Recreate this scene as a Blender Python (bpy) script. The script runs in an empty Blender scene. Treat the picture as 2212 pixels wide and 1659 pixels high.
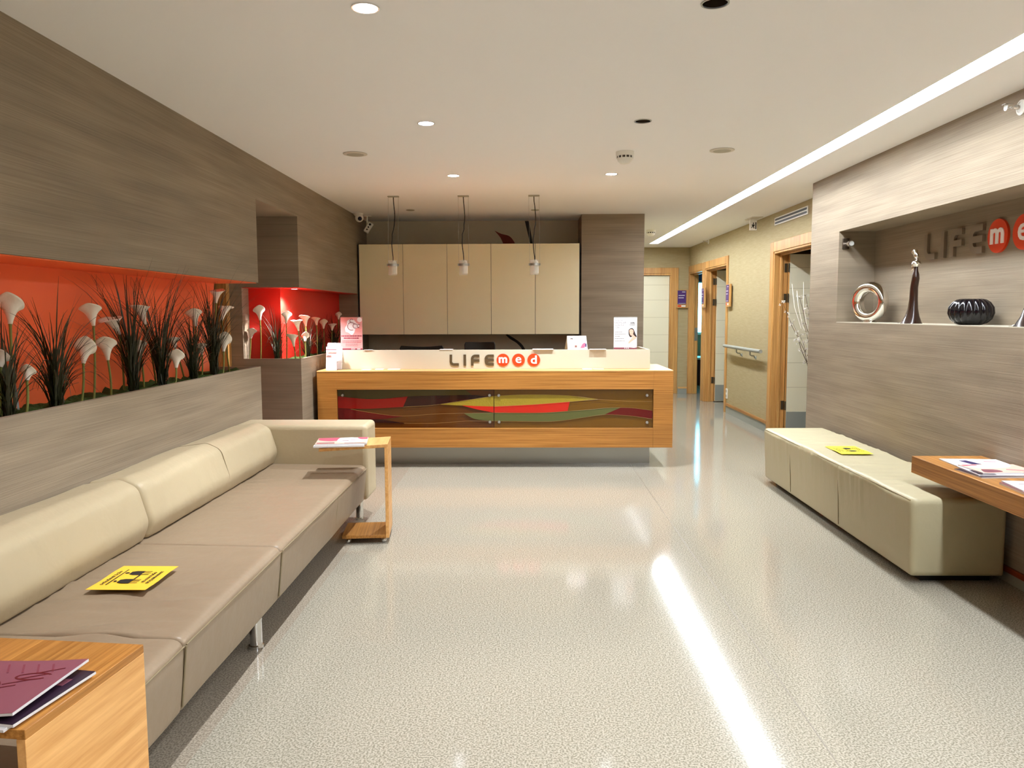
import bpy, bmesh, math, random
from mathutils import Vector, Matrix, noise
S = bpy.context.scene
COL = S.collection
PI = math.pi
rnd = random.Random(7)

# ------------------------------------------------------------------ materials
def lin(c):
    return tuple((v/255/12.92) if v/255 <= .04045 else ((v/255+.055)/1.055)**2.4 for v in c)
def mat(name, rgb, rough=.5, metal=0., spec=.5, coat=0., emit=None, estr=0., trans=0., alpha=1., ior=1.45, bump=0., bscale=40., sheen=0.):
    m = bpy.data.materials.new(name); m.use_nodes = True
    nt = m.node_tree; b = nt.nodes['Principled BSDF']
    b.inputs['Base Color'].default_value = (*lin(rgb), 1)
    b.inputs['Roughness'].default_value = rough
    b.inputs['Metallic'].default_value = metal
    b.inputs['Specular IOR Level'].default_value = spec
    b.inputs['Coat Weight'].default_value = coat
    b.inputs['IOR'].default_value = ior
    b.inputs['Transmission Weight'].default_value = trans
    b.inputs['Alpha'].default_value = alpha
    if emit:
        b.inputs['Emission Color'].default_value = (*lin(emit), 1)
        b.inputs['Emission Strength'].default_value = estr
    if bump:
        tc = nt.nodes.new('ShaderNodeTexCoord'); n = nt.nodes.new('ShaderNodeTexNoise'); bp = nt.nodes.new('ShaderNodeBump')
        n.inputs['Scale'].default_value = bscale; n.inputs['Detail'].default_value = 3
        bp.inputs['Strength'].default_value = bump; bp.inputs['Distance'].default_value = .01
        nt.links.new(tc.outputs['Object'], n.inputs['Vector']); nt.links.new(n.outputs['Fac'], bp.inputs['Height'])
        nt.links.new(bp.outputs['Normal'], b.inputs['Normal'])
    return m
def streak(name, dark, light, scale, rough=.5, detail=5., lo=.3, hi=.7, bump=.1, spec=.5, patch=None, fine=None, coat=0.):
    """two-tone streaked procedural: wood grain or woven wall cloth"""
    m = mat(name, light, rough, spec=spec, coat=coat); nt = m.node_tree; b = nt.nodes['Principled BSDF']
    N = nt.nodes.new; L = nt.links.new
    tc = N('ShaderNodeTexCoord'); mp = N('ShaderNodeMapping'); n = N('ShaderNodeTexNoise'); r = N('ShaderNodeValToRGB')
    mp.inputs['Scale'].default_value = scale
    n.inputs['Scale'].default_value = 1; n.inputs['Detail'].default_value = detail; n.inputs['Roughness'].default_value = .62
    r.color_ramp.elements[0].position = lo; r.color_ramp.elements[0].color = (*lin(dark), 1)
    r.color_ramp.elements[1].position = hi; r.color_ramp.elements[1].color = (*lin(light), 1)
    L(tc.outputs['Object'], mp.inputs['Vector']); L(mp.outputs['Vector'], n.inputs['Vector']); L(n.outputs['Fac'], r.inputs['Fac'])
    out = r.outputs['Color']
    if patch:
        n2 = N('ShaderNodeTexNoise'); n2.inputs['Scale'].default_value = 1; n2.inputs['Detail'].default_value = 2
        mp2 = N('ShaderNodeMapping'); mp2.inputs['Scale'].default_value = patch
        L(tc.outputs['Object'], mp2.inputs['Vector']); L(mp2.outputs['Vector'], n2.inputs['Vector'])
        mr = N('ShaderNodeMapRange'); mr.inputs['From Min'].default_value = .3; mr.inputs['From Max'].default_value = .7
        mr.inputs['To Min'].default_value = .84; mr.inputs['To Max'].default_value = 1.12
        L(n2.outputs['Fac'], mr.inputs['Value'])
        mx = N('ShaderNodeVectorMath'); mx.operation = 'SCALE'
        L(out, mx.inputs[0]); L(mr.outputs['Result'], mx.inputs['Scale']); out = mx.outputs['Vector']
    L(out, b.inputs['Base Color'])
    if bump:
        bp = N('ShaderNodeBump'); bp.inputs['Strength'].default_value = bump; bp.inputs['Distance'].default_value = .004
        L(n.outputs['Fac'], bp.inputs['Height']); L(bp.outputs['Normal'], b.inputs['Normal'])
    return m

M = {}
M['cloth'] = streak('wall_cloth', (130,116,97), (158,144,124), (1.1,1.1,250), .75, 5, .25, .75, .25, .25, patch=(1.2,1.2,14))
M['cloth_col'] = M['cloth']
M['oak_x'] = streak('oak_grain_x', (138,86,30), (190,134,66), (1.3,110,110), .38, 6, .32, .66, .12, .45, patch=(.6,6,6))
M['oak_y'] = streak('oak_grain_y', (138,86,30), (190,134,66), (100,1.3,100), .38, 6, .32, .66, .12, .45, patch=(6,.6,6))
M['oak_z'] = streak('oak_grain_z', (172,118,58), (212,166,100), (50,50,1.2), .4, 6, .3, .68, .1, .45, patch=(6,6,.6))
M['oak_lx'] = streak('pale_oak_x', (196,146,84), (224,178,116), (2,50,50), .4, 6, .3, .68, .1, .45)
M['oak_red'] = streak('red_oak', (120,48,24), (150,70,36), (50,1.5,50), .4, 5, .3, .7, .1)
M['ceil'] = mat('ceiling_paint', (242,243,245), .9, spec=.2, bump=.03, bscale=250)
M['cream'] = streak('cream_wallpaper', (168,153,114), (180,165,129), (6,6,90), .8, 3, .3, .7, .1, .2)
M['backwall'] = mat('beige_wall_paint', (214,202,180), .8, spec=.2)
M['red'] = mat('red_gloss_paint', (252,116,66), .42, spec=.35, bump=.02, bscale=120)
M['crimson'] = mat('crimson_gloss_paint', (214,44,34), .4, spec=.4)
M['leather'] = mat('beige_leather', (180,166,136), .42, spec=.4, bump=.25, bscale=14)
M['leather_seat'] = mat('taupe_leather', (142,124,102), .4, spec=.42, bump=.3, bscale=12)
M['leather_bench'] = mat('cream_leather', (176,167,136), .42, spec=.4, bump=.25, bscale=13)
M['stitch'] = mat('leather_piping', (134,120,92), .5)
M['chrome'] = mat('chrome', (225,225,225), .12, metal=1)
M['seam'] = mat('floor_weld', (120,112,98), .4)
M['steel'] = mat('brushed_steel', (176,176,170), .35, metal=.85)
M['alu'] = mat('satin_reflector', (150,150,154), .6, metal=.5)
M['hinge'] = mat('bronze_hinge', (96,88,72), .35, metal=.7)
M['skirt'] = mat('grey_skirting', (150,154,146), .45)
M['white'] = mat('white_plastic', (235,233,226), .4)
M['offwhite'] = mat('ivory_lacquer', (190,183,164), .45)
M['cabinet'] = mat('ivory_cabinet', (242,233,198), .5, spec=.35)
M['black'] = mat('black_plastic', (14,14,16), .4)
M['darkgap'] = mat('dark_carcass', (26,22,18), .6)
M['doorleaf'] = mat('cream_door_laminate', (236,230,202), .4)
M['groove'] = mat('door_groove', (196,186,154), .6)
M['paper'] = mat('white_paper', (216,215,217), .6)
M['print_grey'] = mat('grey_print', (120,118,124), .6)
M['print_black'] = mat('black_print', (24,22,22), .6)
M['yellow'] = mat('yellow_paper', (244,196,58), .55)
M['yellow2'] = mat('bright_yellow_paper', (250,226,50), .55)
M['pink'] = mat('pink_paper', (206,142,140), .55)
M['maroon_print'] = mat('maroon_print', (128,58,72), .55)
M['mag_plum'] = mat('plum_magazine_cover', (134,78,92), .35)
M['mag_red'] = mat('dark_red_ink', (96,14,26), .4)
M['mag_pink'] = mat('pink_magazine_ink', (214,84,112), .35)
M['mag_dark'] = mat('dark_magazine_ink', (44,26,44), .35)
M['mag_flesh'] = mat('peach_ink', (236,190,172), .4)
M['navy'] = mat('indigo_ink', (48,36,92), .4)
M['acrylic'] = mat('clear_acrylic', (225,228,228), .05, alpha=.16)
M['glass'] = mat('clear_glass', (235,238,236), .05, alpha=.28)
M['frost'] = mat('frosted_glass', (245,245,240), .35, trans=.5)
M['bulbglass'] = mat('white_lamp_body', (240,240,236), .4)
M['logo_red'] = mat('orange_red_enamel', (224,62,20), .35)
M['logo_brown'] = mat('bronze_letter', (92,78,56), .35, metal=.3)
M['logo_taupe'] = mat('taupe_letter', (128,112,94), .4)
M['letter_white'] = mat('white_letter', (246,240,240), .4)
M['petal'] = mat('white_petal', (240,234,222), .5, bump=.1, bscale=60)
M['stem'] = mat('green_stem', (122,128,62), .5)
M['blade'] = mat('dark_grass_blade', (44,46,24), .45)
M['moss'] = mat('moss', (50,74,20), .9, bump=.6, bscale=90)
M['soil'] = mat('soil', (40,30,20), .9)
M['amber'] = mat('amber_glass', (104,70,14), .12, spec=.5, coat=.4)
M['amber2'] = mat('brown_glass', (84,46,12), .12, coat=.4)
M['olive'] = mat('dark_olive_glass', (66,58,24), .12, coat=.4)
M['gl_red'] = mat('deep_red_glass', (132,8,4), .12, coat=.4)
M['gl_red2'] = mat('bright_red_glass', (190,34,18), .15, coat=.4)
M['gl_maroon'] = mat('maroon_glass', (42,6,8), .1, coat=.4)
M['gl_dkred'] = mat('dark_red_glass', (92,6,8), .12, coat=.4)
M['gl_lime'] = mat('olive_yellow_glass', (150,130,38), .2, coat=.3, bump=.3, bscale=70)
M['gl_green'] = mat('grey_green_glass', (88,90,48), .14, coat=.4)
M['gl_edge'] = mat('glass_edge', (158,122,64), .2)
M['sign_purple'] = mat('purple_sign_face', (74,40,110), .4)
M['wood_dark'] = mat('dark_lacquered_wood', (44,24,16), .25, coat=.5)
M['vase_black'] = mat('black_glaze', (16,13,18), .14, coat=.15)
M['silver'] = mat('polished_silver', (235,232,226), .08, metal=1)
M['hair'] = mat('dark_hair_ink', (34,22,20), .6)
M['skin'] = mat('skin_ink', (224,172,150), .6)
M['mural_red'] = mat('dark_red_decal', (128,40,28), .6)
M['mural_black'] = mat('black_decal', (30,24,24), .6)
M['led'] = mat('led_diffuser', (255,255,255), .5, emit=(240,247,255), estr=15.5)
M['lamp_on'] = mat('lit_lamp', (255,255,255), .4, emit=(236,244,255), estr=5)
M['lamp_off'] = mat('unlit_lamp', (60,52,46), .3)
M['refl_dark'] = mat('dark_reflector', (110,98,86), .25, metal=.9)
M['ceil_fit'] = mat('grey_ceiling_fitting', (206,200,188), .5)
M['ceil_fit2'] = mat('speaker_mesh', (168,164,148), .6)
M['sky_win'] = mat('daylit_frosted_window', (90,200,230), .5, emit=(110,212,245), estr=3.4)
M['navy_win'] = mat('dark_blue_blind', (8,10,48), .4)
M['room_dark'] = mat('side_room_wall', (150,130,100), .8)
M['dark_red'] = mat('dark_red_upholstery', (70,12,14), .6)
M['branch'] = mat('dry_twig', (80,60,40), .7)
M['ceramic'] = mat('white_ceramic', (230,226,216), .3)

# floor: speckled glossy vinyl
def floor_mat(name, a, b2, rough):
    m = mat(name, a, rough, spec=.5); nt = m.node_tree; b = nt.nodes['Principled BSDF']; N = nt.nodes.new; L = nt.links.new
    tc = N('ShaderNodeTexCoord'); v = N('ShaderNodeTexNoise'); v.inputs['Scale'].default_value = 150; v.inputs['Detail'].default_value = 2.5
    r = N('ShaderNodeValToRGB'); r.color_ramp.elements[0].position = .40; r.color_ramp.elements[0].color = (*lin(b2), 1)
    r.color_ramp.elements[1].position = .58; r.color_ramp.elements[1].color = (*lin(a), 1)
    L(tc.outputs['Object'], v.inputs['Vector']); L(v.outputs['Fac'], r.inputs['Fac']); L(r.outputs['Color'], b.inputs['Base Color'])
    n2 = N('ShaderNodeTexNoise'); n2.inputs['Scale'].default_value = 60; n2.inputs['Detail'].default_value = 3
    bp = N('ShaderNodeBump'); bp.inputs['Strength'].default_value = .1; bp.inputs['Distance'].default_value = .0008
    L(tc.outputs['Object'], n2.inputs['Vector']); L(n2.outputs['Fac'], bp.inputs['Height']); L(bp.outputs['Normal'], b.inputs['Normal'])
    return m
M['floor'] = floor_mat('speckled_vinyl', (168,162,147), (122,117,103), .09)
M['floor_edge'] = floor_mat('border_vinyl', (160,150,134), (124,114,100), .12)

# ------------------------------------------------------------------ mesh helpers
class MB:
    def __init__(s): s.v = []; s.f = []; s.m = []
    def add(s, vs, fs, mi=0):
        o = len(s.v); s.v += [tuple(p) for p in vs]; s.f += [tuple(i+o for i in f) for f in fs]; s.m += [mi]*len(fs); return s
    def box(s, x0, x1, y0, y1, z0, z1, mi=0):
        return s.add([(x0,y0,z0),(x1,y0,z0),(x1,y1,z0),(x0,y1,z0),(x0,y0,z1),(x1,y0,z1),(x1,y1,z1),(x0,y1,z1)],
                     [(0,3,2,1),(4,5,6,7),(0,1,5,4),(1,2,6,5),(2,3,7,6),(3,0,4,7)], mi)
    def lathe(s, prof, c=(0,0,0), n=24, mi=0, axis='z', cap=True):
        vs = []; fs = []
        for (r, h) in prof:
            for k in range(n):
                a = 2*PI*k/n; x, y = r*math.cos(a), r*math.sin(a)
                p = {'z':(x,y,h), 'y':(x,h,y), 'x':(h,x,y)}[axis]
                vs.append((p[0]+c[0], p[1]+c[1], p[2]+c[2]))
        for i in range(len(prof)-1):
            for k in range(n):
                k2 = (k+1) % n; fs.append((i*n+k, i*n+k2, (i+1)*n+k2, (i+1)*n+k))
        if cap:
            if prof[0][0] > 1e-5: fs.append(tuple(range(n-1,-1,-1)))
            if prof[-1][0] > 1e-5: fs.append(tuple((len(prof)-1)*n+k for k in range(n)))
        return s.add(vs, fs, mi)
    def cyl(s, c, r, h, n=24, mi=0, axis='z'): return s.lathe([(r,0),(r,h)], c, n, mi, axis)
    def tube(s, pts, r, n=8, mi=0, closed=False):
        pts = [Vector(p) for p in pts]; N = len(pts); rr = r if isinstance(r, (list,tuple)) else [r]*N
        vs = []; fs = []; up = Vector((0,0,1))
        for i, p in enumerate(pts):
            t = (pts[(i+1) % N]-pts[i-1]) if closed else (pts[min(i+1,N-1)]-pts[max(i-1,0)])
            t.normalize(); u = up if abs(t.dot(up)) < .95 else Vector((1,0,0))
            a = t.cross(u).normalized(); b = t.cross(a)
            for k in range(n):
                w = 2*PI*k/n; vs.append(p + (a*math.cos(w)+b*math.sin(w))*rr[i])
        R = N if closed else N-1
        for i in range(R):
            for k in range(n):
                j = (i+1) % N; k2 = (k+1) % n; fs.append((i*n+k, i*n+k2, j*n+k2, j*n+k))
        if not closed: fs += [tuple(range(n-1,-1,-1)), tuple((N-1)*n+k for k in range(n))]
        return s.add(vs, fs, mi)
    def prism(s, poly, to, t, mi=0):
        """poly = 2-D outline; to(u,v,w)->xyz ; extruded w from 0 to t"""
        n = len(poly)
        vs = [to(u,v,0) for u,v in poly]+[to(u,v,t) for u,v in poly]
        fs = [tuple(range(n)), tuple(range(2*n-1,n-1,-1))]+[(i,(i+1)%n,n+(i+1)%n,n+i) for i in range(n)]
        return s.add(vs, fs, mi)
    def sphere(s, c, r, n=16, mi=0, sc=(1,1,1)):
        pr = [(max(1e-4, r*math.sin(PI*i/n)), -r*math.cos(PI*i/n)) for i in range(n+1)]
        o = len(s.v); s.lathe(pr, (0,0,0), n*2, mi, cap=False)
        for i in range(o, len(s.v)):
            p = s.v[i]; s.v[i] = (p[0]*sc[0]+c[0], p[1]*sc[1]+c[1], p[2]*sc[2]+c[2])
        return s
def wloc(o):
    v = Vector((0,0,0))
    while o: v = v + o.location; o = o.parent
    return v
def obj(name, mb, m, parent=None, bev=0., seg=2, smooth=False, local=False, solid=0., ang=.7):
    me = bpy.data.meshes.new(name)
    off = Vector((0,0,0)) if (local or not parent) else wloc(parent)
    me.from_pydata([(v[0]-off.x, v[1]-off.y, v[2]-off.z) for v in mb.v], [], mb.f)
    for mm in (m if isinstance(m, (list,tuple)) else [m]): me.materials.append(mm)
    me.polygons.foreach_set('material_index', mb.m)
    bm = bmesh.new(); bm.from_mesh(me); bmesh.ops.recalc_face_normals(bm, faces=bm.faces); bm.to_mesh(me); bm.free()
    if smooth or bev:
        me.polygons.foreach_set('use_smooth', [True]*len(me.polygons)); me.set_sharp_from_angle(angle=ang)
    o = bpy.data.objects.new(name, me); COL.objects.link(o)
    if parent: o.parent = parent
    if bev:
        b = o.modifiers.new('Bevel', 'BEVEL'); b.width = bev; b.segments = seg; b.limit_method = 'ANGLE'; b.angle_limit = .6; b.harden_normals = False
    if solid:
        b = o.modifiers.new('Solidify', 'SOLIDIFY'); b.thickness = solid; b.offset = 0
    return o
def tag(o, label, cat, group=None, kind=None):
    o['label'] = label; o['category'] = cat
    if group: o['group'] = group
    if kind: o['kind'] = kind
    return o
def thing(name, loc, label, cat, group=None, rz=0.):
    o = bpy.data.objects.new(name, None); COL.objects.link(o); o.location = loc; o.rotation_euler = (0,0,rz); o.empty_display_size = .1
    return tag(o, label, cat, group)
def struct(name, mb, m, bev=0., **k):
    o = obj(name, mb, m, None, bev, **k); o['kind'] = 'structure'; return o
def copy_thing(root, loc, label):
    r = root.copy(); COL.objects.link(r); r.location = loc; r['label'] = label
    def rec(src, dst):
        for ch in list(src.children):
            c = ch.copy(); COL.objects.link(c); c.parent = dst; rec(ch, c)
    rec(root, r); return r
def text_geo(body, height, width=None, bold=0., depth=.002):
    """flat text as (verts, faces): local x right, y up, z thickness; left-bottom at 0,0"""
    cu = bpy.data.curves.new('t', 'FONT'); cu.body = body; cu.size = 1; cu.offset = bold; cu.extrude = .01; cu.resolution_u = 3
    ob = bpy.data.objects.new('t', cu); COL.objects.link(ob)
    dg = bpy.context.evaluated_depsgraph_get(); me = bpy.data.meshes.new_from_object(ob.evaluated_get(dg))
    vs = [tuple(v.co) for v in me.vertices]; fs = [tuple(p.vertices) for p in me.polygons]
    bpy.data.objects.remove(ob); bpy.data.curves.remove(cu); bpy.data.meshes.remove(me)
    x0 = min(v[0] for v in vs); x1 = max(v[0] for v in vs); y0 = min(v[1] for v in vs); y1 = max(v[1] for v in vs)
    sy = height/(y1-y0); sx = (width/(x1-x0)) if width else sy
    return [((v[0]-x0)*sx, (v[1]-y0)*sy, (v[2]+.01)*depth/.02) for v in vs], fs
def rounded(poly, radii, seg=5, step=.03):
    out = []; n = len(poly)
    for i in range(n):
        p0, p, p1 = Vector(poly[i-1]), Vector(poly[i]), Vector(poly[(i+1) % n]); r = radii[i]
        if r <= 0: out.append(p); continue
        a = (p0-p).normalized(); b = (p1-p).normalized(); h = a.angle(b)/2
        d = min(r/math.tan(h), .49*(p0-p).length, .49*(p1-p).length)
        A, B = p+a*d, p+b*d
        for k in range(seg+1):
            t = k/seg; out.append(A*(1-t)**2+p*2*t*(1-t)+B*t*t)
    dense = []
    for i in range(len(out)):
        a, b = out[i], out[(i+1) % len(out)]; k = max(1, int((b-a).length/step))
        dense += [a+(b-a)*j/k for j in range(k)]
    return [(p.x, p.y) for p in dense]
def extrude_soft(prof, y0, y1, r=.02, step=.03, disp=None):
    """closed (x,z) outline swept along y with rounded ends"""
    mb = MB(); cx = (min(p[0] for p in prof)+max(p[0] for p in prof))/2; cz = (min(p[1] for p in prof)+max(p[1] for p in prof))/2
    hx = max(p[0] for p in prof)-cx; hz = max(p[1] for p in prof)-cz
    ys = [(y0+r*(1-math.cos(PI/2*k/4)), r*(1-math.sin(PI/2*k/4))) for k in range(4)]
    n = max(2, int((y1-y0-2*r)/step)); ys += [(y0+r+(y1-y0-2*r)*k/n, 0) for k in range(n+1)]
    ys += [(y1-r*(1-math.cos(PI/2*k/4)), r*(1-math.sin(PI/2*k/4))) for k in range(3,-1,-1)]
    P = len(prof); vs = []; fs = []
    for y, ins in ys:
        for x, z in prof:
            X = cx+(x-cx)*(1-ins/hx); Z = cz+(z-cz)*(1-ins/hz)
            if disp: dx, dz = disp(X, y, Z); X += dx; Z += dz
            vs.append((X, y, Z))
    for i in range(len(ys)-1):
        for k in range(P): fs.append((i*P+k, i*P+(k+1) % P, (i+1)*P+(k+1) % P, (i+1)*P+k))
    fs += [tuple(range(P)), tuple((len(ys)-1)*P+k for k in range(P-1,-1,-1))]
    return mb.add(vs, fs)

# ------------------------------------------------------------------ room shell
ZC = 2.516; LX = -1.935; RX = 2.5; CX = 2.815; EY = 13.6
downs = [(-.586,2.96,1),(-.586,4.705,1),(-.588,6.457,1),(.686,2.95,0),(.684,4.692,0),(.69,6.43,1),
         (-.586,1.21,0),(.685,1.21,1),(-.586,-.54,1),(.685,-.54,1)]
HR = .046
def ceiling():
    mb = MB(); xs = {-3.3,5.4}; ys = {-3.1,16.3}
    for x, y, l in downs:
        xs |= {round(x-.09,3) if x < 0 else .59, -.49 if x < 0 else .785}; ys |= {round(y-.08,3), round(y+.08,3)}
    xs = {-3.3,-.686,-.486,.585,.785,2.008,2.138,5.4}
    yb = sorted({round(d[1],1) for d in downs}); ys = {-3.1,16.3}
    ys |= {-2.9, 12.86}
    for y in yb: ys |= {y-.1, y+.1}
    xs = sorted(xs); ys = sorted(ys)
    for i in range(len(xs)-1):
        for j in range(len(ys)-1):
            x0, x1, y0, y1 = xs[i], xs[i+1], ys[j], ys[j+1]
            if x0 > 2.0 and x1 < 2.2 and y0 > -3 and y1 < 12.9: continue
            hit = [d for d in downs if x0 < d[0] < x1 and y0 < d[1] < y1]
            if not hit: mb.add([(x0,y0,ZC),(x1,y0,ZC),(x1,y1,ZC),(x0,y1,ZC)], [(0,3,2,1)]); continue
            d = hit[0]; n = 32; vs = []
            for k in range(n):
                a = 2*PI*k/n+PI/4; c, s_ = math.cos(a), math.sin(a)
                vs.append((d[0]+HR*c, d[1]+HR*s_, ZC))
                t = 1e9
                if c > 1e-6: t = min(t, (x1-d[0])/c)
                if c < -1e-6: t = min(t, (x0-d[0])/c)
                if s_ > 1e-6: t = min(t, (y1-d[1])/s_)
                if s_ < -1e-6: t = min(t, (y0-d[1])/s_)
                vs.append((d[0]+t*c, d[1]+t*s_, ZC))
            fs = [(2*k, 2*k+1, 2*((k+1)%n)+1, 2*((k+1)%n)) for k in range(n)]
            mb.add(vs, fs)
            for cxx, cyy in ((x0,y0),(x1,y0),(x1,y1),(x0,y1)):    # corner slivers
                best = sorted(range(n), key=lambda k: (vs[2*k+1][0]-cxx)**2+(vs[2*k+1][1]-cyy)**2)[:2]
                mb.add([vs[2*best[0]+1], vs[2*best[1]+1], (cxx,cyy,ZC)], [(0,1,2)])
    return mb
o = struct('ceiling', ceiling(), M['ceil'])
mb = MB(); sd = .026
mb.add([(x,y,z) for x in (2.008,2.138) for y in (-2.9,12.86) for z in (ZC,ZC+sd+.01)], [(0,1,3,2),(4,5,7,6),(0,1,5,4),(2,3,7,6)]); struct('ceiling_slot', mb, M['ceil'])
mb = MB(); mb.box(-3.3,5.4,-3.1,16.3,ZC+.2,ZC+.3); struct('ceiling_slab', mb, M['ceil'])
mb = MB(); mb.box(-1.06,5.4,-3.1,16.3,-.1,0); struct('floor', mb, M['floor'])
mb = MB(); mb.box(-3.3,-1.06,-3.1,16.3,-.1,0); struct('floor_border', mb, M['floor_edge'])
mb = MB(); mb.box(.966,.970,-3.1,7.2,.0,.0006); struct('floor_seam', mb, M['seam'])

mb = MB()   # upper left wall, with the slot, and the block beyond it
mb.box(-3.2,LX,-3.1,5.655,1.626,ZC+.01)
mb.box(-3.2,LX,5.655,6.675,2.222,ZC+.01)
mb.box(-3.2,LX,6.675,9.60,1.628,ZC+.01)
mb.box(-3.2,-2.43,6.675,9.0,0,1.628)
mb.box(-2.43,LX,6.675,6.70,0,1.017); mb.box(-1.96,LX,6.70,9.0,0,1.017); mb.box(-2.43,-1.96,6.70,9.0,0,.97)
mb.box(-3.2,LX,9.0,9.60,0,1.628)
struct('wall_left', mb, M['cloth'])
mb = MB(); mb.box(-2.43,-2.15,6.84,9.0,.97,1.627); mb.box(-2.43,LX-.01,6.69,6.84,1.6235,1.6275); mb.box(-2.15,LX-.01,6.84,9.0,1.6235,1.6275); struct('wall_left_recess', mb, M['crimson'])
mb = MB(); mb.box(-3.2,-2.255,-3.1,5.65,0,1.6255); mb.box(-2.255,LX-.012,-3.1,5.65,1.621,1.6255); struct('wall_left_panel', mb, M['red'])
mb = MB(); mb.box(-3.3,-3.2,-3.1,9.6,0,ZC+.01); struct('wall_left_passage', mb, M['room_dark'])
mb = MB(); mb.box(-2.63,-2.535,6.60,6.674,0,2.221); struct('trim_1', mb, M['oak_z'])

mb = MB()   # right wall with display niche
n0, n1, nz0, nz1, nd = 2.7, 6.358, 1.318, 2.04, 2.79
mb.box(RX,2.96,-3.1,6.972,0,nz0); mb.box(RX,2.96,-3.1,6.972,nz1,ZC+.01)
mb.box(RX,2.96,n1,6.972,nz0,nz1); mb.box(RX,2.96,-3.1,n0,nz0,nz1); mb.box(nd,2.96,n0,n1,nz0,nz1)
struct('wall_right', mb, M['cloth'])
mb = MB(); mb.box(RX,nd,n0,n1,nz0,nz0+.004); struct('lit_sill_sheet', mb, M['offwhite'])  # added pale sheet: paints the grazing light on the niche sill
mb = MB(); mb.box(-3.3,3.0,-3.2,-3.1,0,ZC+.01); struct('wall_rear', mb, M['cream'])
mb = MB(); mb.box(-2.0,.64,9.58,9.70,0,ZC+.01); struct('wall_back', mb, M['backwall'])
mb = MB(); mb.box(.633,1.344,9.0,9.75,0,ZC+.01); struct('wall_column', mb, M['cloth'])
mb = MB(); mb.box(1.2,1.344,9.75,13.7,0,ZC+.01); struct('wall_corridor_left', mb, M['cream'])
# corridor right wall with three openings
OP = [(7.75,8.98,2.08),(11.06,12.35,2.08),(12.56,13.56,2.08)]
mb = MB(); y = 6.973
for a, b, h in OP:
    mb.box(CX,2.96,y,a,0,ZC+.01); mb.box(CX,2.96,a,b,h,ZC+.01); y = b
mb.box(CX,2.96,y,16.2,0,ZC+.01); struct('wall_corridor_right', mb, M['cream'])
mb = MB(); mb.box(1.2,1.55,EY,EY+.12,0,ZC+.01); mb.box(1.55,2.5,EY,EY+.12,2.04,ZC+.01); mb.box(2.5,CX,EY,EY+.12,0,ZC+.01)
struct('wall_corridor_end', mb, M['cream'])
# side rooms
mb = MB(); mb.box(5.3,5.4,6.9,16.2,0,ZC+.01); struct('wall_side_room_far', mb, M['room_dark'])
for i, yy in enumerate((6.9,10.4,12.46)):
    mb = MB(); mb.box(2.961,5.3,yy,yy+.07,0,ZC); struct('wall_side_room_%d' % (i+1), mb, M['room_dark'])
mb = MB(); mb.box(2.9,5.4,16.1,16.2,0,ZC+.01); struct('wall_side_room_end', mb, M['room_dark'])
mb = MB(); mb.box(-3.3,1.2,13.6,13.7,0,ZC); struct('wall_service', mb, M['room_dark'])

# skirting: grey strip with an oak strip above
mb = MB(); mb.box(2.488,RX,-3.0,6.972,.055,.085); struct('baseboard_right', mb, M['oak_red'])
mb = MB(); mb.box(2.494,RX,-3.0,6.972,0,.055); struct('baseboard_right_lower', mb, M['skirt'])
mb = MB(); mb.box(CX-.008,CX,9.10,10.97,0,.10); struct('baseboard_corridor', mb, M['skirt'])
mb = MB(); mb.box(CX-.016,CX,9.10,10.97,.10,.135); struct('baseboard_corridor_cap', mb, M['oak_y'])
mb = MB(); mb.box(2.64,CX-.02,EY-.008,EY,0,.085); struct('baseboard_end', mb, M['skirt'])
mb = MB(); mb.box(2.64,CX-.02,EY-.014,EY,.085,.115); struct('baseboard_end_cap', mb, M['oak_lx'])

# ------------------------------------------------------------------ doors
def door_side(n, a, b, h, leafy, outer_top, cw0, cw1, grooves, hinges):
    """opening a..b in the corridor wall; leaf swung into the side room at the far jamb"""
    fr = MB()
    fr.box(CX-.018,CX,b,cw1,0,outer_top); fr.box(CX-.018,CX,cw0,a,0,outer_top); fr.box(CX-.018,CX,a,b,h,outer_top)
    fr.box(CX-.010,2.96,b-.022,b,0,h); fr.box(CX-.010,2.96,a,a+.022,0,h); fr.box(CX-.010,2.96,a,b,h-.022,h)
    fr.box(2.87,2.90,b-.040,b-.02,0,h-.02); fr.box(2.87,2.90,a+.02,a+.04,0,h-.02); fr.box(2.87,2.90,a+.02,b-.02,h-.042,h-.02)
    root = struct('door_%d' % n, fr, M['oak_z'], .004)
    if not leafy: return root
    y1 = b-.03; y0 = y1-.042; w = min(.98, b-a-.05); x0 = 2.966
    lf = MB(); lf.box(x0,x0+w,y0,y1,.012,h-.03)
    leaf = obj('door_leaf', lf, M['doorleaf'], root, .002)
    g = MB()
    for z in grooves: g.box(x0,x0+w,y0-.0008,y0+.001,z-.0025,z+.0025)
    obj('groove', g, M['groove'], leaf, local=True)
    k = MB(); k.box(x0+.002,x0+w-.002,y0-.003,y0,.02,.27); obj('kick_plate', k, M['skirt'], leaf, local=True)
    e = MB(); e.box(x0-.006,x0-.0005,y0+.002,y1,.012,h-.03); obj('edge_band', e, M['oak_z'], leaf, local=True)
    for z in hinges:
        hb = MB(); hb.cyl((x0-.012,y0-.004,z-.05),.008,.10,10); hb.box(x0-.046,x0-.014,y1-.0,y1+.007,z-.05,z+.05)
        obj('hinge', hb, M['hinge'], root, local=True)
    return root
GR = [.55,.83,1.11,1.39,1.67,1.9]
door_side(3, *OP[0], True, 2.19, 7.66, 9.09, GR, (1.9,1.56,.34))
door_side(2, *OP[1], True, 2.19, 10.985, 12.44, [.50,.76,1.02,1.28,1.54,1.80], (1.88,1.56,.34))
r = door_side(1, *OP[2], False, 2.19, 12.46, 13.595, [], ())
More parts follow.
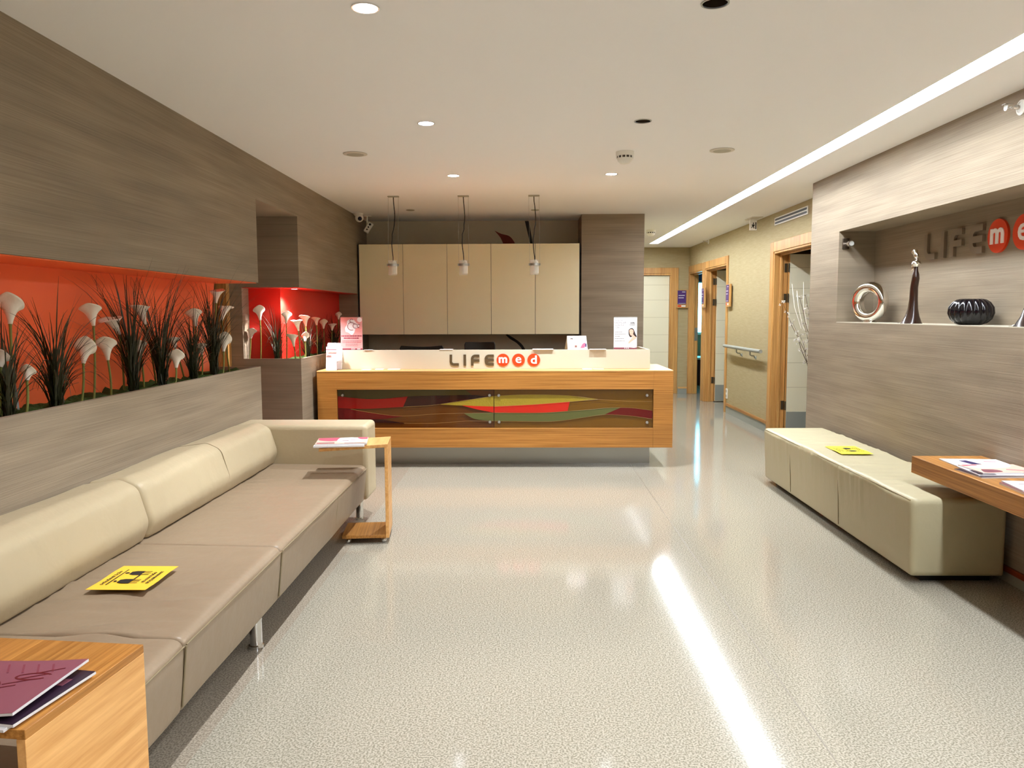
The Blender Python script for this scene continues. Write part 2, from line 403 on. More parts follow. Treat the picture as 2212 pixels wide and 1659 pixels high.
mb = MB(); mb.box(2.88,2.955,13.534,13.537,.92,1.14); obj('strike_plate', mb, M['steel'], r, local=True)
fr = MB(); fr.box(2.5,2.625,EY-.018,EY,0,2.17); fr.box(1.43,1.55,EY-.018,EY,0,2.17); fr.box(1.55,2.5,EY-.018,EY,2.075,2.17)
fr.box(2.478,2.5,EY-.01,EY+.12,0,2.04); fr.box(1.55,1.572,EY-.01,EY+.12,0,2.04); fr.box(1.55,2.5,EY-.01,EY+.12,2.04,2.075)
r = struct('door_4', fr, M['oak_z'], .004)
mb = MB(); mb.box(1.575,2.476,EY+.03,EY+.07,.01,2.035); lf = obj('door_leaf', mb, M['doorleaf'], r, .002)
g = MB()
for z in (.42,.72,1.02,1.32,1.62,1.88): g.box(1.575,2.476,EY+.0292,EY+.031,z-.0025,z+.0025)
obj('groove', g, M['groove'], lf, local=True)

# window of the far side room
mb = MB(); mb.box(3.2,4.6,16.06,16.1,.95,1.0); mb.box(3.2,4.6,16.06,16.1,2.0,2.02); mb.box(3.2,3.24,16.06,16.1,.95,2.3); mb.box(4.56,4.6,16.06,16.1,.95,2.3); mb.box(3.2,4.6,16.06,16.1,2.27,2.3)
r = struct('window_1', mb, M['white'], .003)
mb = MB(); mb.box(3.24,4.56,16.075,16.09,1.0,2.0); obj('window_pane', mb, M['sky_win'], r)
mb = MB(); mb.box(3.24,4.56,16.07,16.09,2.02,2.27); obj('blind', mb, M['navy_win'], r)
r = thing('desk', (3.55,15.4,0), 'dark red desk with pale top under the blue window of the far side room', 'desk')
mb = MB(); mb.box(3.0,4.3,15.1,15.75,.5,.535); obj('desk_top', mb, M['white'], r, .003)
mb = MB(); mb.box(3.05,4.25,15.15,15.7,0,.5); obj('pedestal', mb, M['dark_red'], r, .005)

# ------------------------------------------------------------------ planters
mb = MB(); mb.box(-1.962,LX,-3.0,5.65,0,1.02); mb.box(-2.254,-1.962,5.628,5.65,0,1.02); mb.box(-2.254,-1.962,-3.0,5.628,.0,.95)
pl = thing('planter_trough', (-2.09,3.0,0), 'long grey-brown fabric-clad planter trough behind the sofa', 'planter')
obj('trough', mb, M['cloth'], pl, local=False)
def moss(name, x0, x1, y0, y1, z, label, amp=.022):
    nx = max(2, int((x1-x0)/.02)); ny = max(2, int((y1-y0)/.02)); mb = MB(); vs = []; fs = []
    for j in range(ny+1):
        for i in range(nx+1):
            x = x0+(x1-x0)*i/nx; y = y0+(y1-y0)*j/ny
            vs.append((x, y, z+amp*(.5+noise.noise(Vector((x*14,y*14,3))))+.008*noise.noise(Vector((x*60,y*60,1)))))
    for j in range(ny):
        for i in range(nx):
            a = j*(nx+1)+i; fs.append((a, a+1, a+nx+2, a+nx+1))
    mb.add(vs, fs); o = obj(name, mb, M['moss'], None, smooth=True, ang=3)
    tag(o, label, 'moss', kind='stuff'); return o
moss('moss', -2.254, -1.964, 1.5, 5.626, .965, 'green moss filling the long planter trough behind the sofa', .045)
moss('moss', -2.14, -1.962, 6.702, 8.99, .985, 'green moss in the lit red corner planter beside the reception desk', .03)
moss('moss', -2.42, -2.14, 6.702, 6.838, .985, 'green moss in the front strip of the red corner planter', .02)

def lily(J, T, B, label, group, wide=.25, yaw=None, lim=None):
    J, T, B = Vector(J), Vector(T), Vector(B); B.z = .985
    root = thing('calla_lily', B, label, 'flower', group)
    D = T-J; Ln = D.length; ax = (D*.75+Vector((0,0,.35*Ln))).normalized()
    d = D-ax*D.dot(ax)
    if d.length < .15*Ln: d = Vector((.35,-.8,0))*Ln*.3 if yaw is None else Vector((math.cos(yaw),math.sin(yaw),0))
    d = (d-ax*d.dot(ax)).normalized(); e = ax.cross(d)
    R = max(.017, min(.034, Ln*wide)); n = 32; k = 14; vs = []; fs = []
    for j in range(k+1):
        v = j/k
        for i in range(n):
            th = 2*PI*i/n; c = math.cos(th); w_ = ((1+c)/2); tip = w_**5
            hh = Ln*(.50+.34*w_**1.3+.10*tip); z = hh*v
            fl = .0072+R*(.45*v+.62*v**2.4)
            if v > .6:
                u = (v-.6)/.4
                fl += u*u*R*(.30*(1-w_)+.10*w_); z -= u*u*Ln*.05*(1-w_)
                fl += u**2*Ln*.13*tip; z -= u**3*Ln*.04*tip
            ov = 1-.22*math.exp(-((th-PI-.25)/.4)**2)*v
            wv = 1+.05*math.sin(th*3+Ln*40)*v
            vs.append(J+ax*z+(d*c+e*math.sin(th)*(1-.45*tip*v))*fl*ov*wv)
    for j in range(k):
        for i in range(n): fs.append((j*n+i, j*n+(i+1) % n, (j+1)*n+(i+1) % n, (j+1)*n+i))
    if lim:
        vs = [Vector((max(p.x, lim), p.y, p.z)) for p in vs]
    m1 = MB().add(vs, fs); obj('spathe', m1, M['petal'], root, smooth=True, solid=.0016, ang=3)
    sp = MB(); a = J+ax*Ln*.2; sp.tube([a, a+ax*Ln*.2, a+ax*Ln*.36], [.004,.0045,.002], 8); obj('spadix', sp, M['yellow'], root, smooth=True)
    st = MB(); mid = B.lerp(J, .5)+Vector((.004,.012,0)); pts = [B]
    for t in (.2,.4,.6,.8,.95): pts.append(B*(1-t)**2+mid*2*t*(1-t)+J*t*t)
    pts.append(J+ax*.012); st.tube(pts, [.0052]*6+[.0075], 8); obj('stem', st, M['stem'], root, smooth=True)
    return root
GL = 'calla lilies in the long planter'; GR2 = 'calla lilies in the lit corner planter'
LIL = [((-2.05,3.077,1.364),(-2.05,3.098,1.496),(-2.05,3.038,1),'tall calla lily at the near left end of the long planter, highest at that end'),
 ((-2.02,2.959,1.20),(-2.02,2.990,1.261),(-2.02,2.926,1),'calla lily cut by the left edge of the photo, low in the long planter'),
 ((-2.03,3.128,1.134),(-2.03,3.155,1.196),(-2.03,3.109,1),'shortest calla lily near the left end of the long planter, low and small'),
 ((-2.08,3.730,1.348),(-2.08,3.686,1.476),(-2.08,3.701,1),'tall calla lily leaning left, alone against red just right of the first full grass tuft'),
 ((-2.04,3.557,1.176),(-2.04,3.614,1.292),(-2.04,3.523,1),'wide-open calla lily beneath the tall left-leaning one, left of a similar low bloom'),
 ((-2.06,3.806,1.177),(-2.06,3.785,1.314),(-2.06,3.82,1),'low upright calla lily with long throat, right of the wide-open one'),
 ((-2.10,4.004,1.299),(-2.10,3.826,1.372),(-2.10,4.023,1),'calla lily bending far left over its stem, left of the tallest grass tuft'),
 ((-2.14,4.366,1.346),(-2.14,4.223,1.474),(-2.14,4.465,1),'tall calla lily leaning left behind the tallest grass tuft'),
 ((-2.12,4.162,1.188),(-2.12,4.121,1.276),(-2.12,4.154,1),'calla lily half hidden low behind the left side of the tallest grass tuft'),
 ((-2.14,4.292,1.173),(-2.14,4.270,1.277),(-2.14,4.317,1),'low calla lily showing white through the middle of the tallest grass tuft'),
 ((-2.00,4.419,1.095),(-2.00,4.447,1.207),(-2.00,4.388,1),'low calla lily right in front at the planter edge, below the fourth grass tuft'),
 ((-2.12,4.68,1.197),(-2.12,4.638,1.282),(-2.12,4.796,1),'calla lily on a slanting stem behind the lowest front bloom of the long planter'),
 ((-2.10,4.944,1.324),(-2.10,4.894,1.461),(-2.10,4.881,1),'tall calla lily leaning left above the smallest grass tuft of the long planter'),
 ((-2.12,5.067,1.138),(-2.12,5.032,1.232),(-2.12,5.053,1),'small low calla lily between the two grass tufts at the far end of the planter'),
 ((-2.10,5.278,1.474),(-2.10,5.354,1.602),(-2.10,5.204,1),'highest calla lily at the far end of the long planter, touching the wall edge above'),
 ((-2.08,5.313,1.358),(-2.08,5.507,1.451),(-2.08,5.429,1),'calla lily stretching right past the red panel, far end of the long planter'),
 ((-2.03,5.205,1.149),(-2.03,5.255,1.279),(-2.03,5.176,1),'low calla lily at the far end of the long planter, crossed by dark grass blades')]
for J, T, B, lab in LIL: lily(J, T, B, lab, GL, lim=-2.248)
LIR = [((-2.303,6.75,1.346),(-2.315,6.74,1.494),(-2.31,6.75,1),'tall calla lily standing alone before the darker red face of the corner planter'),
 ((-2.395,6.76,1.19),(-2.36,6.75,1.294),(-2.41,6.75,1),'short calla lily beside the grey jamb at the left end of the corner planter'),
 ((-2.078,6.75,1.322),(-2.059,6.74,1.441),(-2.083,6.75,1),'brightly lit calla lily right at the corner between the two red faces'),
 ((-1.99,6.814,1.256),(-1.99,6.66,1.358),(-1.99,6.833,1),'large glowing calla lily leaning left, in front at the bend of the corner planter'),
 ((-2.03,7.19,1.286),(-2.03,7.098,1.418),(-2.03,7.118,1),'upright calla lily just right of the large glowing one in the corner planter'),
 ((-2.02,6.765,1.12),(-2.02,6.658,1.259),(-2.02,6.797,1),'low calla lily with a bulging throat under the large glowing one in the corner planter'),
 ((-1.99,7.006,1.152),(-1.99,7.043,1.234),(-1.99,7.008,1),'low calla lily amid grass blades, second from the bend of the corner planter'),
 ((-2.03,7.559,1.293),(-2.03,7.502,1.392),(-2.03,7.551,1),'calla lily halfway along the side of the corner planter, leaning left'),
 ((-2.05,7.893,1.251),(-2.05,7.886,1.363),(-2.05,7.89,1),'pinkish closed calla lily third from the far end of the corner planter'),
 ((-2.03,8.151,1.226),(-2.03,8.22,1.322),(-2.03,8.076,1),'small calla lily second from the far end of the corner planter'),
 ((-2.05,8.529,1.339),(-2.05,8.538,1.43),(-2.05,8.46,1),'calla lily at the far end of the corner planter, just above the pink poster')]
for J, T, B, lab in LIR: lily(J, T, B, lab, GR2, .25)

def tuft(base, top, label, group, n=95, spread=.75, xlim=(-2.246,9), ylim=(-9,99), seed=1, lip=(9,1.03)):
    r = random.Random(seed); B = Vector(base); B.z = .985; H = top-B.z; mb = MB()
    for i in range(n):
        az = r.uniform(0, 2*PI); l = H*r.uniform(.6, 1.3)*(1 if i % 5 else 1.05); lean = r.uniform(.12, 1.25)*spread
        if abs(math.cos(az)) > .75: lean *= .5
        b0 = B+Vector((r.gauss(0,.011), r.gauss(0,.013), 0)); K = 9; w = r.uniform(.0022,.004); vs = []; fs = []
        z0 = b0.z+r.uniform(0, .25)*H*r.random()
        dr = Vector((math.cos(az), math.sin(az), 0)); sd = Vector((-dr.y, dr.x, 0))
        p = Vector((b0.x, b0.y, z0)); a = .02+lean*.22
        for k in range(K+1):
            t = k/K; ww = w*(1-t**2.2)+.0003
            q = Vector((min(max(p.x, xlim[0]+.002*r.random()), xlim[1]), min(max(p.y, ylim[0]), ylim[1]), p.z))
            if q.z < lip[1]+.01 and q.x > lip[0]: q.z = lip[1]+.012
            if q.x < LX+.01: q.z = min(q.z, 1.612)
            vs += [q-sd*ww, q+sd*ww]
            a += lean*.27*(.5+t); a = min(a, 2.3)
            p = p+(dr*math.sin(a)+Vector((0,0,math.cos(a))))*l/K
            p.z = max(p.z, 1.0)
        for k in range(K): fs.append((2*k, 2*k+1, 2*k+3, 2*k+2))
        mb.add(vs, fs)
    # bundled base
    o = obj('grass_tuft', mb, M['blade'], None, smooth=True, ang=3); tag(o, label, 'artificial grass', group); return o
GT = 'grass tufts in the long planter'; GT2 = 'grass tufts in the lit corner planter'
for i, (b, t, lab, n, sp) in enumerate([((-2.0,2.964,0),1.32,'dark grass tuft cut by the left edge of the photo in the long planter',80,.75),
  ((-2.03,3.319,0),1.40,'broad fan-shaped dark grass tuft, first full one from the left in the long planter',120,.95),
  ((-2.05,4.022,0),1.53,'tallest dark grass tuft in the middle of the long planter, left of its twin',120,.72),
  ((-2.08,4.409,0),1.54,'tall narrow dark grass tuft just right of the tallest one in the long planter',100,.72),
  ((-2.05,4.763,0),1.40,'smallest dark grass tuft of the long planter, second from its far end',85,.75),
  ((-2.06,5.111,0),1.54,'tall dark grass tuft at the far end of the long planter',110,.7)]):
    tuft(b, t, lab, GT, n, sp, seed=11+i, lip=(-1.97,1.02), ylim=(-9,6.6))
for i, (b, t, lab, n, sp, xl, yl) in enumerate([((-2.168,6.765,0),1.40,'wide grass tuft before the darker red face of the corner planter',60,.9,(-2.40,9),(6.3,6.832)),
  ((-2.0,7.119,0),1.30,'grass tuft just past the bend of the corner planter',60,.8,(-2.14,9),(6,9)),
  ((-2.06,7.749,0),1.27,'low grass tuft halfway along the side of the corner planter',55,.8,(-2.14,9),(6,9)),
  ((-2.05,8.314,0),1.34,'grass tuft at the far dark end of the corner planter, left of the pink poster',70,.75,(-2.14,-1.7),(6,8.98))]):
    tuft(b, t, lab, GT2, n, sp, xl, yl, 31+i, lip=(-1.97,1.02))

# ------------------------------------------------------------------ sofa
def crease(x, y, z, s=1.):
    return noise.noise(Vector((x*5+y*2.2, y*9-x*3, s*3.1)))
def seat_disp(y0, y1):
    L = y1-y0
    def f(x, y, z):
        if z < .39: return (.004*noise.noise(Vector((y*3,z*6,2))), 0)
        u = (y-y0)/L; e = max(0, min(1, min(u, 1-u)*9)); w = max(0, min(1, (-1.06-x)*8))
        dz = .010*e*w*(noise.noise(Vector((x*2.2,y*1.7,1)))-.25)+.034*w*max(0,noise.noise(Vector((x*2.4+y*2,y*19-x*5,7)))-.05)*max(0,min(1,.35+noise.noise(Vector((x*2,y*1.3,11)))*1.8))
        return (0, dz)
    return f
sofa = thing('sofa', (-1.5,3.0,0), 'long beige leather sofa with low backrest along the left planter wall', 'sofa')
SP = rounded([(-1.92,.17),(-1.07,.17),(-1.045,.41),(-1.92,.425)], [.01,.02,.045,.01], 6, .022)
for a, b in ((.95,2.30),(2.30,3.25),(3.25,5.05)):
    obj('seat_cushion', extrude_soft(SP, a, b, .014, .022, seat_disp(a, b)), M['leather_seat'] if True else 0, sofa, smooth=True, ang=1.2)
mb = MB()
for a, b in ((.96,2.292),(2.308,3.242),(3.258,5.05)): mb.tube([(-1.0485,a+(b-a)*k/12,.386) for k in range(13)], .0026, 6)
for yy in (2.30,3.25):
    mb.tube([(-1.046,yy,.385),(-1.055,yy,.30),(-1.066,yy,.19)], .0035, 6)
mb.tube([(-1.0475,4.25,.385),(-1.056,4.25,.30),(-1.068,4.25,.19)], .0022, 6)
obj('piping', mb, M['stitch'], sofa, smooth=True)
BP = rounded([(-1.918,.42),(-1.66,.42),(-1.628,.50),(-1.675,.66),(-1.75,.695),(-1.918,.672)], [.01,.03,.09,.07,.07,.02], 7, .022)
def back_disp(y0, y1):
    def f(x, y, z):
        u = (y-y0)/(y1-y0); e = max(0, min(1, min(u,1-u)*8))
        return (.008*e*noise.noise(Vector((y*1.3,z*3,5)))+.004*noise.noise(Vector((y*11,z*4,8))), .006*e*noise.noise(Vector((y*1.6,x*4,9))) if z > .5 else 0)
    return f
for a, b in ((.95,3.30),(3.31,5.05)):
    obj('back_cushion', extrude_soft(BP, a, b, .03, .025, back_disp(a, b)), M['leather'], sofa, smooth=True, ang=1.2)
mb = MB(); mb.tube([(p[0]+.002,4.2,p[1]+.002) for p in BP if p[0] > -1.91 and p[1] > .43 ], .002, 6); obj('seam', mb, M['stitch'], sofa, smooth=True)
for a, b in ((5.05,5.36),(.64,.95)):
    mb = MB(); mb.box(-1.93,-1.045,a,b,.17,.672); obj('armrest', mb, M['leather'], sofa, .03, 4)
for x in (-1.14,-1.85):
    for y in (.9,3.163,5.22):
        mb = MB(); mb.lathe([(.031,0),(.031,.012),(.026,.016),(.026,.172)], (x,y,0), 24); obj('leg', mb, M['chrome'], sofa, smooth=True)

# bench under the niche
bench = thing('bench', (2.2,5.2,0), 'cream leather box bench along the right wall', 'bench')
def bench_disp(x, y, z):
    e = max(0, min(1, min(y-3.95, 6.45-y)*6))
    if z > .43: return (0, .010*e*noise.noise(Vector((x*2,y*2.3,4)))+.010*e*max(0,noise.noise(Vector((x*3,y*20,2)))-.05))
    if x < 2.0 and z > .1: return (.006*e*noise.noise(Vector((y*3,z*3,6)))-.016*e*max(0,noise.noise(Vector((y*24,z*2,2))))*max(0,z-.15)*3, 0)
    return (0, 0)
PB = rounded([(1.985,.04),(2.46,.04),(2.46,.45),(1.965,.45)], [.015,.015,.03,.035], 6, .022)
obj('seat_block', extrude_soft(PB, 3.95, 6.45, .03, .02, bench_disp), M['leather_bench'], bench, smooth=True, ang=1.2)
mb = MB()
for y in (4.9,5.8): mb.tube([(1.9665+(.447-z)*.04,y,z) for z in (.43,.36,.28,.2,.12,.06)], .0022, 6)
mb.tube([(1.972,3.975+2.45*k/20,.438) for k in range(21)], .0022, 6)
obj('piping', mb, M['stitch'], bench, smooth=True)
mb = MB(); mb.box(2.06,2.42,4.02,6.38,0,.045); obj('plinth', mb, M['black'], bench)  # recessed base, coloured black to paint the shadow under the bench

# ------------------------------------------------------------------ C-shaped side tables
def c_table(loc, rz, wtop, wbase, dep, sag, label):
    t = thing('side_table', loc, label, 'side table', 'oak C-shaped side tables', rz)
    H, T = .615, .02; up = MB(); up.box(-T,0,0,dep,.036,H-T); obj('upright', up, M['oak_ly'], t, .0015, local=True)
    tp = MB(); tp.box(-wtop,0,0,dep,H-T,H); tp.v = [(x,y,z-(sag*(-x)/wtop)) for x,y,z in tp.v]; obj('table_top', tp, M['oak_y'] if wtop > .5 else M['oak_ly'], t, .0015, local=True)
    bs = MB(); bs.box(-wbase,-T,0,dep,.036,.036+T); obj('base_shelf', bs, M['oak_y'], t, .0015, local=True)
    for x in (-.035,-wbase+.035):
        for y in (.035,dep-.035):
            c = MB(); c.cyl((x,y,.028),.006,.008,10); c.box(x-.004,x+.012,y-.004,y+.004,.016,.03); co = obj('caster', c, M['chrome'], t, local=True)
            w = MB(); w.sphere((x,y-.002,.0165),.0165,10); obj('wheel', w, M['chrome'], co, smooth=True, local=True)
    return t
M['oak_ly'] = streak('pale_oak_y', (190,134,70), (226,176,112), (40,2,40), .4, 6, .3, .68, .1, .45)
c_table((-.838,4.655,0), math.radians(6), .41, .285, .30, .02, 'oak C-shaped side table on casters at the far end of the sofa')
c_table((-.952,1.40,0), math.radians(-5.5), .62, .45, .388, .0, 'oak C-shaped side table in the near left corner of the photo')

# wall table on the right
t = thing('wall_table', (2.31,3.2,.52), 'thick floating oak slab table on the right wall above the bench end', 'table')
mb = MB(); mb.box(2.12,2.4995,2.1,4.28,.52,.612); obj('slab', mb, M['oak_y'], t, .002)

# ------------------------------------------------------------------ reception desk
desk = thing('reception_desk', (-.28,7.3,0), 'oak reception desk with coloured wave glass front and ivory upstand', 'reception desk')
mb = MB(); mb.box(-1.89,-1.7145,7.0,7.86,.187,.876); obj('end_panel', mb, M['oak_x'], desk, .0015)
mb = MB(); mb.box(1.1455,1.32,7.0,7.86,.187,.876); obj('end_panel', mb, M['oak_x'], desk, .0015)
mb = MB(); mb.box(-1.714,1.145,7.0,7.05,.716,.876); obj('top_rail', mb, M['oak_x'], desk, .001)
mb = MB(); mb.box(-1.714,1.145,7.0,7.05,.187,.364); obj('bottom_rail', mb, M['oak_x'], desk, .001)
mb = MB(); mb.box(-1.89,1.32,6.998,7.88,.8765,.887); obj('counter_top', mb, M['oak_lx'], desk, .001)
mb = MB(); mb.box(-1.88,1.15,7.23,7.80,0,.186); obj('plinth', mb, M['steel'], desk)
mb = MB(); mb.box(-1.72,1.14,7.2,7.225,.8875,1.065); mb.box(1.112,1.14,7.225,7.86,.8875,1.065); mb.box(-1.72,-1.692,7.225,7.86,.8875,1.065)
obj('upstand', mb, M['offwhite'], desk, .0015)
mb = MB(); mb.box(-1.69,1.11,7.23,7.98,.735,.76); mb.box(-1.69,-1.67,7.3,7.96,0,.735); mb.box(1.09,1.11,7.3,7.96,0,.735); obj('inner_worktop', mb, M['darkgap'], desk)
def wx(c): return -1.714+(c-130)*.001512
def wz(c): return .716-(c-61)*(.352/229.5)
def wave(poly, m, name, parent, y=7.026, t=.004):
    mb = MB(); mb.prism([(wx(a), wz(b)) for a, b in poly], lambda u,v,w: (u, y+w, v), t); return obj(name, mb, m, parent)
def smooth_line(pts, k=6):
    out = []
    P = [pts[0]]+list(pts)+[pts[-1]]
    for i in range(1, len(P)-2):
        for j in range(k):
            t = j/k; q = []
            for d in (0,1):
                p0,p1,p2,p3 = P[i-1][d],P[i][d],P[i+1][d],P[i+2][d]
                q.append(.5*((2*p1)+(-p0+p2)*t+(2*p0-5*p1+4*p2-p3)*t*t+(-p0+3*p1-3*p2+p3)*t**3))
            out.append(tuple(q))
    out.append(tuple(pts[-1])); return out
def band(top, bot): return smooth_line(top)+smooth_line(bot)[::-1]
mb = MB(); mb.box(-1.712,-.292,7.030,7.036,.366,.714); gL = obj('glass_panel', mb, M['amber2'], desk)
mb = MB(); mb.box(-.288,1.143,7.030,7.036,.366,.714); gR = obj('glass_panel', mb, M['amber'], desk)
mb = MB(); mb.box(-1.714,1.145,7.037,7.05,.364,.716); obj('backing_board', mb, M['darkgap'], desk)
wave(band([(132,63),(500,63),(940,63),(1068,63)],[(132,100),(340,118),(550,102),(930,94),(1068,92)]), M['olive'], 'olive_wave', gL)
wave(band([(132,101),(340,119),(553,103)],[(132,172),(300,176),(525,165)]), M['gl_red'], 'red_wave', gL)
wave(band([(553,103),(760,97),(930,95),(1030,105)],[(525,165),(700,155),(860,130),(1030,106)]), M['gl_maroon'], 'maroon_wave', gL)
wave(band([(132,174),(210,178),(370,206),(520,219)],[(132,236),(300,240),(420,236),(520,222)]), M['gl_dkred'], 'dark_red_wave', gL, 7.028)
wave(band([(132,238),(370,240),(530,262)],[(132,262),(300,258),(529,263)]), M['gl_maroon'], 'maroon_wave', gL, 7.025)
wave(band([(900,66),(1068,66)],[(940,94),(1068,92)]), M['amber2'], 'brown_wave', gL, 7.0245)
wave(band([(750,150),(900,128),(1069,100)],[(750,151),(900,158),(1069,163)]), M['gl_lime'], 'olive_yellow_wave', gL, 7.0235)
wave(band([(1073,101),(1250,92),(1500,97),(1690,120)],[(1073,163),(1300,152),(1530,135),(1689,121)]), M['gl_lime'], 'olive_yellow_wave', gR)
wave(band([(880,156),(960,160),(1069,163)],[(881,157),(970,180),(1069,199)]), M['gl_red2'], 'red_wave', gL, 7.022)
wave(band([(1073,163),(1300,152),(1525,135)],[(1073,199),(1350,200),(1512,190)]), M['gl_red2'], 'red_wave', gR, 7.0245)
wave(band([(890,203),(960,203),(1069,201)],[(891,204),(960,238),(1069,249)]), M['gl_green'], 'grey_green_wave', gL, 7.021)
wave(band([(1073,201),(1350,201),(1600,185),(1750,172),(1830,170)],[(1073,249),(1250,251),(1420,252),(1600,230),(1730,212)]), M['gl_green'], 'grey_green_wave', gR, 7.0235)
wave(band([(1830,170),(1890,172),(2018,188)],[(1730,213),(1780,213),(1890,220),(2018,238)]), M['gl_dkred'], 'dark_red_wave', gR, 7.0225)
for g, lines in ((gL, [[(210,178),(370,205),(520,219),(720,207),(890,203),(1069,200)],[(525,165),(700,155),(860,132),(1069,101)],[(530,262),(720,262),(900,250),(1069,250)]]),
                 (gR, [[(1690,121),(1890,133),(2018,133)],[(1073,200),(1350,201),(1600,185),(1750,172),(1890,172),(2018,188)],[(1073,250),(1420,252),(1600,230),(1730,212),(1890,220),(2018,238)],[(1073,163),(1300,152),(1530,135),(1690,121)],[(1073,101),(1250,92),(1500,97),(1690,120)]])):
    mb = MB()
    for l in lines: mb.tube([(wx(a),7.0215,wz(b)) for a,b in smooth_line(l)], .0008, 5)
    obj('leading', mb, M['gl_edge'], g)
for g, pts in ((gL, [(-1.667,.664),(-.331,.661),(-1.667,.414),(-.329,.417)]), (gR, [(-.248,.660),(1.09,.659),(-.245,.417),(1.093,.412)])):
    for x, z in pts:
        mb = MB(); mb.lathe([(.011,0),(.013,-.004),(.013,-.014),(.010,-.018)], (x,7.03,z), 18, axis='y'); obj('standoff_knob', mb, M['steel'], g, smooth=True)

# LIFEmed lettering: local x right, -y out, z up
def logo(name, loc, rz, k, letter_m, label, D=.008, t_disc=.006):
    r = thing(name, loc, label, 'sign', 'raised lettering signs', rz)
    T = lambda u, v, w: (u*k, -w, v*k)
    def stroke(nm, polys):
        mb = MB()
        for p in polys: mb.prism(p, T, D)
        obj(nm, mb, letter_m, r, local=True)
    h, s = .103, .0235
    def arc(cx, cy, ro, a0, a1, n=8): return [(cx+ro*math.cos(a0+(a1-a0)*i/n), cy+ro*math.sin(a0+(a1-a0)*i/n)) for i in range(n+1)]
    # L
    L = [(0,h),(0,.040)]+arc(.040,.040,.040,PI,1.5*PI)+[(.085,0),(.085,s),(.043,s)]+arc(.040,.0405,.017,1.5*PI,PI)+[(s,h)]
    stroke('letter_l', [L])
    stroke('letter_i', [[(.128,0),(.152,0),(.152,h),(.128,h)]])
    F = [(.197,0),(.197+s,0),(.197+s,.037),(.275,.037),(.275,.060),(.197+s,.060),(.197+s,.064)]+arc(.197+s+.017,.063,.017,PI,PI/2)+[(.275,h-s),(.275,h)]+arc(.197+.04,h-.04,.04,PI/2,PI)
    stroke('letter_f', [F])
    x = .324
    E = [(x+.085,0),(x+.085,s),(x+.041,s)]+arc(x+.041,s+.0155,.0155,1.5*PI,PI)[::1]+[(x+.085,.040),(x+.085,.063),(x+s+.002,.063)]+arc(x+.041,h-s-.0155,.0155,PI,PI/2)+[(x+.085,h-s),(x+.085,h),(x+.041,h)]+arc(x+.041,h-.041,.041,PI/2,PI)+arc(x+.041,.041,.041,PI,1.5*PI)
    stroke('letter_e', [E])
    for ch, cx in (('m',.493),('e',.636),('d',.777)):
        mb = MB(); mb.lathe([(.0585*k,0),(.0585*k,-t_disc)], (cx*k,0,.0515*k), 40, axis='y'); d = obj('disc', mb, M['logo_red'], r, local=True)
        hh = {'m':.054,'e':.056,'d':.076}[ch]; ww = {'m':.078,'e':.054,'d':.056}[ch]
        vs, fs = text_geo(ch, hh*k, ww*k, bold={'m':.03,'e':.012,'d':.02}[ch], depth=.005)
        z0 = .0515*k-hh*k/2+(.004*k if ch == 'd' else 0)
        mb = MB(); mb.add([(cx*k-ww*k/2+v[0], -t_disc-v[2], z0+v[1]) for v in vs], fs); obj('letter_'+ch, mb, M['letter_white'], d, local=True)
    return r
logo('logo_sign', (-.706,7.1995,.919), 0, 1.0, M['logo_brown'], 'small sign with bronze letters and red discs on the reception desk upstand')
logo('logo_sign', (nd-.0005,5.545,1.757), -PI/2, 1.70, M['logo_taupe'], 'large sign with taupe letters and red discs on the back of the right wall niche', D=.02, t_disc=.014)

# wall cabinets behind
cab = thing('wall_cabinet', (-.65,9.3,1.16), 'row of five ivory flat-fronted wall cabinet doors behind the reception desk', 'cabinet')
mb = MB(); mb.box(-1.928,.624,9.022,9.578,1.155,2.196); obj('cabinet_body', mb, M['darkgap'], cab)
x0 = -1.913; dw = (.611+1.913)/5
for i in range(5):
    mb = MB(); mb.box(x0+dw*i+.0022,x0+dw*(i+1)-.0022,9.0,9.02,1.16,2.19); obj('door', mb, M['cabinet'], cab, .0015)
# painted leaf decal on the back wall
mu = thing('wall_decal', (0,9.57,1.0), 'dark red leaf and black stalk decal on the wall around the cabinets', 'wall decal')
TW = lambda u,v,w: (u, 9.5795-w, v)
mb = MB(); mb.prism(smooth_line([(-.38,2.398),(-.30,2.36),(-.20,2.33),(-.14,2.26),(-.10,2.17)])+smooth_line([(-.20,2.1),(-.274,2.242),(-.313,2.32),(-.38,2.398)]), TW, .0015); obj('leaf', mb, M['mural_red'], mu)
mb = MB(); mb.prism([(-.012,2.51),(.034,2.51),(.06,2.38),(.105,2.1),(.12,1.7),(.108,1.7),(.085,2.1),(.03,2.33)], TW, .0015); obj('stalk', mb, M['mural_black'], mu)
mb = MB(); mb.prism(smooth_line([(-.24,1.15),(-.13,1.085),(-.05,1.02),(.0,.94)])+[(-.045,.94)]+smooth_line([(-.06,.98),(-.12,1.04),(-.2,1.09),(-.26,1.15)]), TW, .0015); obj('stalk', mb, M['mural_black'], mu)

